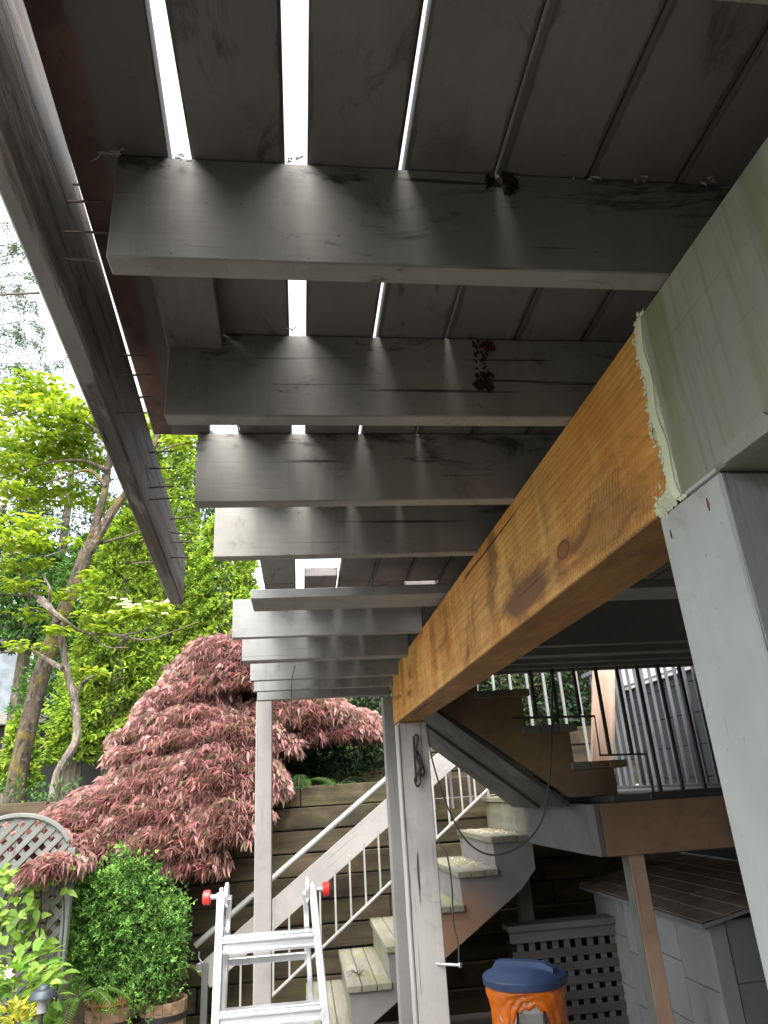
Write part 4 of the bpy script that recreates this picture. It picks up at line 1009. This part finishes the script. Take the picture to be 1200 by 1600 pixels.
def fern(name, base, nf, ln, label, pal, tilt=(0, 0), aim=None):
    base = Vector(base); r0 = root(name, base, label, 'fern'); P_, D_, N_, L_, W_, C_ = [], [], [], [], [], []; mb_ = MB()
    for f_ in range(nf):
        an = (2 * math.pi * f_ / nf + random.uniform(-.3, .3)) if aim is None else random.uniform(*aim); l_ = ln * random.uniform(.75, 1.1); lift = random.uniform(.5, 1.0)
        o2 = Vector((math.cos(an), math.sin(an), 0)); pts_ = [base + o2 * (l_ * t_) + Vector((0, 0, l_ * (lift * 1.1 * t_ - 1.15 * lift * t_ * t_))) for t_ in np.linspace(0, 1, 9)]
        mb_.tube(pts_, [.003] * 8 + [.001], 4); side = Vector((-math.sin(an), math.cos(an), 0)); col_ = pick(pal, 1)[0]
        cp = curve_pts(pts_, 3); m_ = len(cp)
        for i, p_ in enumerate(cp[2:]):
            t_ = (i + 2) / m_; pl_ = l_ * .19 * math.sin(math.pi * min(1, .12 + .88 * (1 - t_) ** .8)) ** .8 * (1 if t_ > .2 else t_ / .2) + .008
            tg = (cp[min(i + 3, m_ - 1)] - cp[i + 1]).normalized()
            for sg in (-1, 1):
                P_.append(p_); D_.append(side * sg + tg * .45 + Vector((0, 0, -.12))); N_.append((random.gauss(0, .15), random.gauss(0, .15), 1)); L_.append(pl_); W_.append(l_ * .020); C_.append(col_ * random.uniform(.85, 1.15))
    leaves('fronds', np.array([tuple(q) for q in P_]), np.array([tuple(q) for q in D_]), np.array(N_), np.array(L_), np.array(W_), np.array(C_), M_leaf, r0, .12, .35)
    mb_.build('stalks', M_bark2, r0); return r0
GF = [(.13, .27, .04), (.19, .34, .06), (.10, .22, .03)]
GD = [(.045, .11, .025), (.07, .15, .03), (.035, .085, .02)]
fern('bright_fern', PY(118, 1570, 5.75), 9, .36, 'bright green fern beside the path light', GF)
fern('small_fern', PY(270, 1520, 6.3), 6, .22, 'small fern sprouting from the wall right of the shrub', GF)
fern('stair_fern', PY(400, 1600, 5.6), 8, .30, 'light green fern seen through the ladder', [(.25, .40, .08), (.20, .34, .06)])
fern('shade_fern', PY(470, 1228, 7.05), 11, .42, 'dark green fern on top of the timber wall beside the slim post', GD)
fern('shade_fern', PY(525, 1232, 7.2), 10, .40, 'dark green fern on top of the timber wall near the handrail', GD)
fern('wall_fern', PY(295, 1345, 6.74), 7, .24, 'dark fern hanging on the wall under the maple', GD)

def bush(name, boxes, n, ln, wd, pal, label, mat=None, cat='shrub', inner=.3):
    Ps_, Ds_ = [], []
    for c_, r_ in boxes:
        p_, d_ = shell_points(np.array(c_), r_, n, -.95, inner); Ps_.append(p_); Ds_.append(d_)
    P_ = np.concatenate(Ps_); D_ = np.concatenate(Ds_); m_ = len(P_); c0_ = P_.mean(0); r0 = root(name, (c0_[0], c0_[1], terr(c0_[0], c0_[1])), label, cat)
    leaves('foliage', P_, D_ + rng.normal(0, .7, (m_, 3)), rdir(m_) + [0, 0, .6], rng.uniform(.7, 1.3, m_) * ln, rng.uniform(.7, 1.3, m_) * wd, pick(pal, m_, .25), mat or M_leaf, r0)
    mb_ = MB(); 
    bs_ = Vector((c0_[0], c0_[1], terr(c0_[0], c0_[1]) - .05))
    for c_, r_ in boxes: mb_.tube([bs_, (bs_ + Vector(c_)) / 2 + Vector((0, 0, .1)), c_], [.035, .025, .012], 6)
    mb_.build('stems', M_bark, r0)['kind'] = 'stuff'; return r0
GDK = [(.018, .04, .012), (.025, .055, .018), (.012, .03, .012)]
bush('dark_shrub', [((.35, 8.2, .45), (.9, .6, .6)), ((-.3, 8.4, .4), (.8, .6, .6))], 3500, .08, .045, GDK, 'dark leafy shrub in shade behind the slim posts')
bush('hillside_shrub', [((1.5, 8.4, 1.0), (1.0, .5, .9)), ((2.6, 8.4, 1.1), (1.1, .5, 1.0)), ((4.0, 8.6, 1.3), (1.2, .5, 1.2))], 6000, .08, .045, [(.02, .05, .02), (.035, .08, .03), (.05, .05, .04)], 'dark hillside shrub behind the landing railing')
bush('low_green_shrub', [((-2.3, 7.4, .05), (.5, .3, .25)), ((-2.9, 7.6, .1), (.5, .4, .3))], 260, .06, .03, GD, 'low green shrub below the leaning trunk')

# --- trellis with vine
tr = root('lattice_trellis', (-1.9, 5.6, ZG), 'grey diagonal lattice trellis with arched top at the left edge', 'trellis')
TY = 5.55; TX0, TX1, TZ0, TZ1 = -2.36, -1.62, ZG + .08, PY(105, 1335, 5.55).z
def arch(x_): return TZ1 + .27 * max(0, 1 - ((x_ + 1.99) / .38) ** 2) ** .5
def clip_line(px_, pz_, dx_, dz_):
    ts = [t_ for t_ in np.linspace(-3, 3, 600) if TX0 <= px_ + dx_ * t_ <= TX1 and TZ0 <= pz_ + dz_ * t_ <= arch(px_ + dx_ * t_)]
    return (min(ts), max(ts)) if len(ts) > 3 else None
for sgn, yo in ((1, 0.0), (-1, .009)):
    k = -3.2
    while k < 3.2:
        r_ = clip_line(-2.28 + k, -1.0, .7071 * sgn, .7071)
        if r_: board('slat', (-2.28 + k + .7071 * sgn * r_[0], TY + yo, -1.0 + .7071 * r_[0]), (-2.28 + k + .7071 * sgn * r_[1], TY + yo, -1.0 + .7071 * r_[1]), .007, .036, M_lattice, tr, (0, 0, 1), .001)
        k += .105
box('frame_post', (TX1 - .005, TY - .02, ZG), (TX1 + .045, TY + .03, TZ1 + .04), M_lattice, tr, axis='z'); box('frame_post', (TX0 - .04, TY - .02, ZG), (TX0 + .005, TY + .03, TZ1 + .04), M_lattice, tr, axis='z')
mb = MB(); xs = np.linspace(TX0 + .01, TX1 - .01, 18); mb.tube([(x_, TY - .008, arch(x_)) for x_ in xs], .018, 6); mb.build('arch_frame', M_lattice, tr, True)
hp = root('wire_plant_hoop', (-1.78, 5.42, ZG), 'thin black wire plant hoop standing in front of the lattice', 'plant support')
for (xa, xb, zt) in ((-1.98, -1.58, -.40), (-1.86, -1.72, -.46)):
    mb = MB(); pts_ = [(xa, 5.42, ZG), (xa, 5.42, zt - .15), ((xa + xb) / 2, 5.42, zt), (xb, 5.42, zt - .15), (xb, 5.42, ZG)]; mb.tube(curve_pts(pts_, 6), .005, 5); mb.build('wire_arch', M_black, hp, True)
vn = root('climbing_vine', (-1.9, 5.5, ZG), 'yellow green climbing vine growing over the lattice trellis', 'vine')
n = 900; vx = rng.uniform(-2.4, -1.55, n); vz = rng.uniform(ZG + .2, -.3, n); kd = (np.sin(vx * 9) * np.sin(vz * 7 + vx * 4) + rng.normal(0, .35, n)) > .05
vx, vz = vx[kd], vz[kd]; n = len(vx); P = np.column_stack([vx, rng.uniform(5.33, 5.53, n), vz]); an = rng.uniform(0, 6.28, n)
D = np.column_stack([np.cos(an), -np.abs(rng.normal(0, .5, n)), np.sin(an) * .6 - .3])
ovate('foliage', P, D, np.array([[0, -1, .5]]) + rng.normal(0, .35, (n, 3)), rng.uniform(.06, .105, n), rng.uniform(.038, .06, n), pick([(.17, .29, .04), (.23, .36, .06), (.12, .22, .03)], n), M_leaf, vn)
mb = MB()
for k in range(7):
    x0_ = random.uniform(-2.3, -1.65); mb.tube(curve_pts([(x0_, 5.48, ZG), (x0_ + random.uniform(-.1, .1), 5.5, -1.3), (x0_ + random.uniform(-.15, .15), 5.48, -.8), (x0_ + random.uniform(-.2, .1), 5.5, -.4)], 4), .006, 5)
mb.build('stems', M_bark, vn, True)
leafy('ground_leaf_plant', 20, 1570, 5.1, 140, .28, .10, .05, G1, 'leafy green plant at the foot of the trellis', .7)
leafy('golden_tuft_plant', 25, 1598, 4.9, 120, .10, .06, .015, [(.40, .36, .03), (.30, .30, .04)], 'small golden yellow tuft at the bottom left corner', 1.2)
# clematis bloom
fb = root('white_bloom', PY(10, 1523, 5.3), 'large white flower on the vine at the left edge', 'flower'); c = np.array(PY(10, 1523, 5.3)); an = np.linspace(0, 6.28, 9)[:8]
leaves('petals', np.repeat(c[None], 8, 0), np.column_stack([np.cos(an), np.full(8, -.4), np.sin(an)]), np.repeat([[0, -1, 0]], 8, 0), .06, .035, np.tile([.8, .74, .74], (8, 1)), M_leaf, fb)

# --- path light
pl_ = root('path_light', (-1.66, 5.2, ZG), 'dark metal garden path light with round hood', 'lamp')
LY = 4.75; q = PY(68, 1552, LY); pl_.location = (q.x, LY, ZG)
mb = MB(); mb.lathe([(.062, q.z - .016), (.075, q.z - .02), (.075, q.z - .012), (.052, q.z + .018), (.032, q.z + .022), (.028, q.z + .036), (.02, q.z + .042), (.001, q.z + .044)], (q.x, LY, 0), 24); M_hood = plain('dark blue grey metal', (.03, .04, .048), .45, .4, .2, .2); mb.build('hood', M_hood, pl_, True)
mb = MB(); mb.tube([(q.x, LY, ZG), (q.x, LY, q.z - .09)], .012, 8); mb.build('stem', M_black, pl_); mb = MB(); mb.tube([(q.x, LY, q.z - .09), (q.x, LY, q.z - .014)], .026, 12); mb.build('lens', M_rod, pl_, True)

# --- leaning mossy tree and dogwood in the left background
def branches(mb_, pts_, r0_, r1_, seg=8, n_=5):
    cp = curve_pts(pts_, n_); m_ = len(cp); mb_.tube(cp, [r0_ + (r1_ - r0_) * i / (m_ - 1) for i in range(m_)], seg); return cp
YT = 9.0
def T(px, py, Y=YT): return PY(px, py, Y)
GY = [(.27, .36, .03), (.21, .31, .025), (.33, .40, .05), (.15, .25, .025)]
lt = root('leaning_tree', T(14, 1290), 'leaning mossy trunk forking high with yellow green leaf layers', 'tree')
mb = MB(); branches(mb, [T(8, 1330), T(22, 1240), T(45, 1130), T(72, 1030), T(110, 930), T(140, 850)], .115, .085, 10)
branches(mb, [T(138, 860), T(152, 810), T(165, 760), T(172, 700), T(178, 640)], .065, .03); branches(mb, [T(140, 862), T(175, 800), T(205, 760), T(240, 700), T(262, 640)], .07, .03)
br_list = [[(165, 760), (140, 735), (100, 745), (70, 755)], [(168, 735), (130, 720), (80, 722), (20, 740)], [(172, 690), (130, 660), (60, 640), (0, 650)], [(205, 760), (230, 720), (262, 700), (300, 690)], [(150, 850), (190, 840), (215, 830)], [(175, 660), (140, 640), (100, 632), (50, 625)]]
for b_ in br_list: branches(mb, [T(px, py, YT + random.uniform(-.5, .3)) for px, py in b_], .028, .008, 6)
mb.build('trunk', M_bark, lt, True)
def layers(rootobj, spots, name, mat, pal, ln=.10, wd=.05, per=1000.0, Y=YT):
    Ps_ = []
    for (px, py, rx, rz, n_, dy) in spots:
        c_ = np.array(PY(px, py, Y + dy)); u_ = rdir(n_) * rng.uniform(0, 1, (n_, 1)) ** .4; Ps_.append(c_ + u_ * [rx, rx * .9, rz])
    P_ = np.concatenate(Ps_); m_ = len(P_); an_ = rng.uniform(0, 6.28, m_)
    D_ = np.column_stack([np.cos(an_), np.sin(an_), rng.uniform(-.5, .15, m_)])
    return ovate(name, P_, D_, np.array([[0, 0, 1.]]) + rng.normal(0, .3, (m_, 3)), rng.uniform(.7, 1.25, m_) * ln, rng.uniform(.75, 1.2, m_) * wd, pick(pal, m_, .16), mat, rootobj)
layers(lt, [(30, 640, .55, .12, 260, 0), (75, 625, .5, .12, 240, .2), (110, 650, .45, .1, 220, 0), (20, 680, .6, .12, 260, -.3), (80, 680, .55, .10, 260, .1), (115, 690, .4, .1, 160, .2), (25, 730, .5, .10, 220, 0), (15, 765, .4, .08, 140, -.2), (60, 745, .35, .07, 90, 0), (255, 665, .35, .12, 130, .2), (285, 690, .3, .10, 100, 0), (100, 640, .5, .1, 180, -.4), (40, 705, .5, .1, 180, .4), (150, 660, .4, .12, 200, .3), (60, 600, .45, .12, 180, .1), (10, 615, .4, .12, 160, .1), (90, 715, .5, .12, 240, .6), (140, 720, .4, .12, 180, .5), (110, 770, .5, .12, 200, .7), (55, 780, .5, .1, 200, .5), (190, 700, .3, .12, 120, .6), (230, 740, .3, .12, 120, .6), (160, 790, .35, .1, 120, .8)], 'crown', M_leaf, GY, .12, .06)
dw = root('flowering_dogwood', PY(85, 1210, 8.0), 'slender flowering dogwood with pale branches and cream blossoms', 'tree')
mb = MB(); YD = 8.0
def DD(px, py, dy=0): return PY(px, py, YD + dy)
branches(mb, [DD(80, 1260), DD(92, 1205), DD(118, 1160), DD(120, 1130), DD(116, 1090), DD(106, 1055), DD(100, 1020), DD(92, 970)], .05, .036, 8)
for b_, r_ in (([(92, 972), (70, 940), (50, 930), (20, 930), (-20, 925)], .04), ([(60, 938), (95, 965), (130, 988), (180, 992), (230, 1000), (275, 985), (310, 972)], .03), ([(98, 1045), (70, 1028), (45, 1015), (15, 1018), (-20, 1024)], .032), ([(114, 1095), (128, 1070), (142, 1058), (158, 1050), (162, 1040)], .026), ([(190, 993), (225, 985), (250, 965), (262, 950)], .014), ([(75, 950), (78, 920), (65, 890), (75, 850)], .02), ([(50, 930), (35, 900), (20, 870), (5, 850)], .016), ([(140, 990), (165, 1010), (200, 1012)], .010), ([(70, 870), (95, 862), (112, 860)], .01)):
    branches(mb, [DD(px, py, random.uniform(-.2, .2)) for px, py in b_], r_, .005, 6)
mb.build('trunk', M_bark2, dw, True)
layers(dw, [(20, 820, .42, .08, 170, 0), (60, 815, .3, .06, 90, .2), (15, 845, .45, .07, 180, -.2), (50, 850, .32, .06, 120, .1), (20, 885, .35, .06, 90, 0), (60, 880, .2, .04, 36, 0), (25, 915, .35, .05, 90, 0), (112, 845, .12, .03, 22, 0), (145, 895, .14, .03, 26, 0), (135, 915, .12, .03, 22, 0), (210, 960, .28, .06, 100, 0), (245, 950, .25, .05, 80, .1), (180, 962, .12, .03, 18, 0), (270, 962, .2, .04, 30, 0), (130, 960, .15, .04, 20, 0), (110, 930, .3, .06, 70, .2), (160, 985, .25, .05, 60, .2), (60, 960, .3, .06, 80, .2), (40, 1010, .3, .05, 70, 0), (150, 1050, .15, .05, 40, 0), (95, 985, .2, .06, 40, -.2)], 'crown', M_leaf, GY, .11, .055, Y=YD)
P = []
for (px, py, sp, k) in ((200, 948, 14, 9), (225, 958, 14, 8), (190, 962, 8, 5), (8, 790, 9, 4), (15, 860, 12, 5), (245, 948, 10, 4)):
    for _ in range(k): P.append(tuple(DD(px + random.gauss(0, sp), py + random.gauss(0, 5), random.uniform(-.2, .1))))
P = np.repeat(np.array(P), 4, 0); m_ = len(P); an = np.tile(np.arange(4) * math.pi / 2, m_ // 4) + np.repeat(rng.uniform(0, 1.5, m_ // 4), 4)
leaves('blossoms', P + [0, 0, .03], np.column_stack([np.cos(an), np.sin(an), np.full(m_, .15)]), np.tile([[0, -.3, 1.]], (m_, 1)), .055, .045, np.tile([.85, .80, .74], (m_, 1)), M_leaf, dw)

# --- cedar hedge
GC = [(.18, .28, .027), (.25, .36, .04), (.10, .18, .024), (.32, .42, .055)]
def cedar(px, pyt, pyb, Y, rad, n_, label, pal, name='cedar_tree', skirt=0.0):
    top = PY(px, pyt, Y); base_z = terr(top.x, Y); lowz = PY(px, pyb, Y).z; r0 = root(name, (top.x, Y, base_z), label, 'tree', 'cedars in the background hedge')
    n_ = int(n_ * 2.2); h_ = top.z - lowz; t_ = rng.uniform(0, 1, n_) ** .75; an_ = rng.uniform(0, 6.28, n_)
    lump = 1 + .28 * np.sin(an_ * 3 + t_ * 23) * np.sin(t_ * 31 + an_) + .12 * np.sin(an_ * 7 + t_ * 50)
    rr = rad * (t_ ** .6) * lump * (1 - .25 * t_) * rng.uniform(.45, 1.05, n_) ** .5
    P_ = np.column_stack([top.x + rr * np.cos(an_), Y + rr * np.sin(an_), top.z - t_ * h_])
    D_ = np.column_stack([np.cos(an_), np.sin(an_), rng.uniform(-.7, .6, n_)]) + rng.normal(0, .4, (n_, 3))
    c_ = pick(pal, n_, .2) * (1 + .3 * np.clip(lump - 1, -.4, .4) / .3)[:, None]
    PP = np.concatenate([P_] * 3); DDr = np.concatenate([D_ + rng.normal(0, .5, (n_, 3)) for _ in range(3)]); CC = np.concatenate([c_ * rng.uniform(.85, 1.15, (n_, 1)) for _ in range(3)])
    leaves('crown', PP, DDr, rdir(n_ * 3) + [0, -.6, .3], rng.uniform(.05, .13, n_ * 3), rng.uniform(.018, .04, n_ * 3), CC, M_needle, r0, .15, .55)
    mb_ = MB(); mb_.tube([(top.x, Y, base_z), (top.x + .05, Y, lowz + h_ * .5), (top.x, Y, top.z - .2)], [.14, .09, .02], 8); mb_.build('trunk', M_bark2, r0, True)
cedar(268, 640, 1150, 12.2, 1.25, 4200, 'tall green cedar directly behind the pried fascia board', GC)
cedar(352, 800, 1120, 11.5, 1.05, 3600, 'bright green cedar left of the pale far joists', GC)
cedar(205, 800, 1160, 11.0, 1.0, 3400, 'green cedar right of the leaning trunk', GC)
cedar(150, 830, 1120, 12.8, 1.1, 3000, 'dark cedar partly hidden by the leaning trunk', [(.05, .12, .025), (.08, .17, .03)])
cedar(60, 840, 1010, 13.5, 1.2, 2600, 'dark cedar behind the dogwood branches', [(.05, .12, .025), (.08, .17, .03), (.04, .1, .03)])
cedar(310, 660, 960, 14.5, 1.3, 3000, 'narrow dark conifer beyond the hedge', [(.03, .085, .025), (.05, .12, .035)])
cedar(235, 690, 900, 14.8, .9, 1800, 'slim dark conifer beyond the forked trunk', [(.03, .085, .025), (.05, .12, .035)])
cedar(125, 1075, 1190, 10.5, .38, 500, 'small young cedar below the dogwood trunk', GC)
cedar(40, 1110, 1230, 9.8, .3, 300, 'small cedar shoot at the left edge behind the leaning trunk', GC)
cedar(120, 655, 900, 16.5, 1.9, 2200, 'thin dark conifer behind the forked trunk', [(.03, .08, .03), (.05, .11, .04)])
cedar(20, 690, 980, 16.0, 1.9, 2000, 'thin dark conifer at the left edge beyond the dogwood', [(.03, .08, .03), (.05, .11, .04)])
# far conifer twigs against the sky, upper left
ft = root('sparse_conifer', PY(-60, 1000, 13), 'sparse pale conifer with thin twigs against the white sky', 'tree'); mb = MB(); tp_ = []
mb.tube([PY(-75, 1200, 13), PY(-78, 700, 13), PY(-85, 300, 13)], [.2, .14, .04], 8)
for (py, x1) in ((345, 40), (400, 60), (430, 75), (470, 52), (505, 70), (535, 62), (560, 95), (590, 60), (380, 25), (450, 30), (520, 30), (575, 35)):
    cp = branches(mb, [PY(-80, py + 25, 13), PY(-20, py + 8, 12.8), PY(x1 * .6, py + random.uniform(-8, 8), 12.7), PY(x1, py + random.uniform(0, 14), 12.6)], .014, .003, 5)
    for p_ in cp[3:]:
        q_ = p_ + Vector((random.uniform(-.1, .35), random.uniform(-.2, .2), random.uniform(-.35, .05))); mb.tube([p_, (p_ + q_) / 2 + Vector((0, 0, .03)), q_], [.005, .004, .002], 4)
        for _ in range(26): tp_.append(tuple(p_.lerp(q_, random.random()) + Vector((random.gauss(0, .03), random.gauss(0, .05), random.gauss(-.03, .04)))))
mb.build('trunk', M_bark2, ft, True); tp_ = np.array(tp_); m_ = len(tp_)
leaves('crown', tp_, rdir(m_) + [0, 0, -.5], rdir(m_), rng.uniform(.05, .13, m_), rng.uniform(.01, .025, m_), pick([(.12, .18, .08), (.08, .13, .06)], m_), M_needle, ft)

# ------------------------------------------------------------------ neighbour's house beyond the hedge
nb = root('neighbour_house', (-5.5, 15, terr(-5, 15)), 'neighbour house with dark base wall and pale windowed porch beyond the cedars', 'house')
zt = PY(60, 1128, 14).z
box('base_wall', (-12, 14.0, -.3), (1.5, 14.3, zt - .02), M_darkwall, nb); box('porch_slab', (-12, 13.9, zt - .015), (1.5, 16, zt + .22), M_concrete, nb)
mb = MB(); mb.tube([(-12, 13.8, zt - .02), (1.5, 13.8, zt - .02)], .035, 8); mb.build('pipe', M_rod, nb, True)
zt2 = PY(60, 1010, 15).z
box('porch_wall', (-12, 15.5, zt + .22), (1.0, 15.7, zt2 + .7), M_shed, nb)
for k in range(9):
    xa = -11 + k * 1.1
    wn = box('window', (xa, 15.42, zt + .35), (xa + .95, 15.49, zt2 + .1), M_white, nb); box('pane', (xa + .06, 15.40, zt + .41), (xa + .89, 15.418, zt2 + .04), M_glass, wn)
box('roof_edge', (-12, 15.0, zt2 + .7), (1.0, 16.5, zt2 + .85), M_darkgrey, nb)
for k in range(10):
    xa = -11.2 + k * 1.0; board('rail_post', (xa, 14.0, zt + .22), (xa, 14.0, zt + 1.15), .04, .04, M_rod, nb, (1, 0, 0))
q = PY(116, 1103, 13.6); o = root('blue_tub', (q.x, 13.95, zt + .22), 'blue plastic tub on the neighbour porch', 'tub')
mb = MB(); mb.prism([(q.x - .28, zt + .22), (q.x + .28, zt + .22), (q.x + .33, zt + .5), (q.x - .33, zt + .5)], 'y', 13.92, 14.2); mb.build('body', M_blue, o); box('rim', (q.x - .36, 13.9, zt + .5), (q.x + .36, 14.22, zt + .53), M_blue, o)
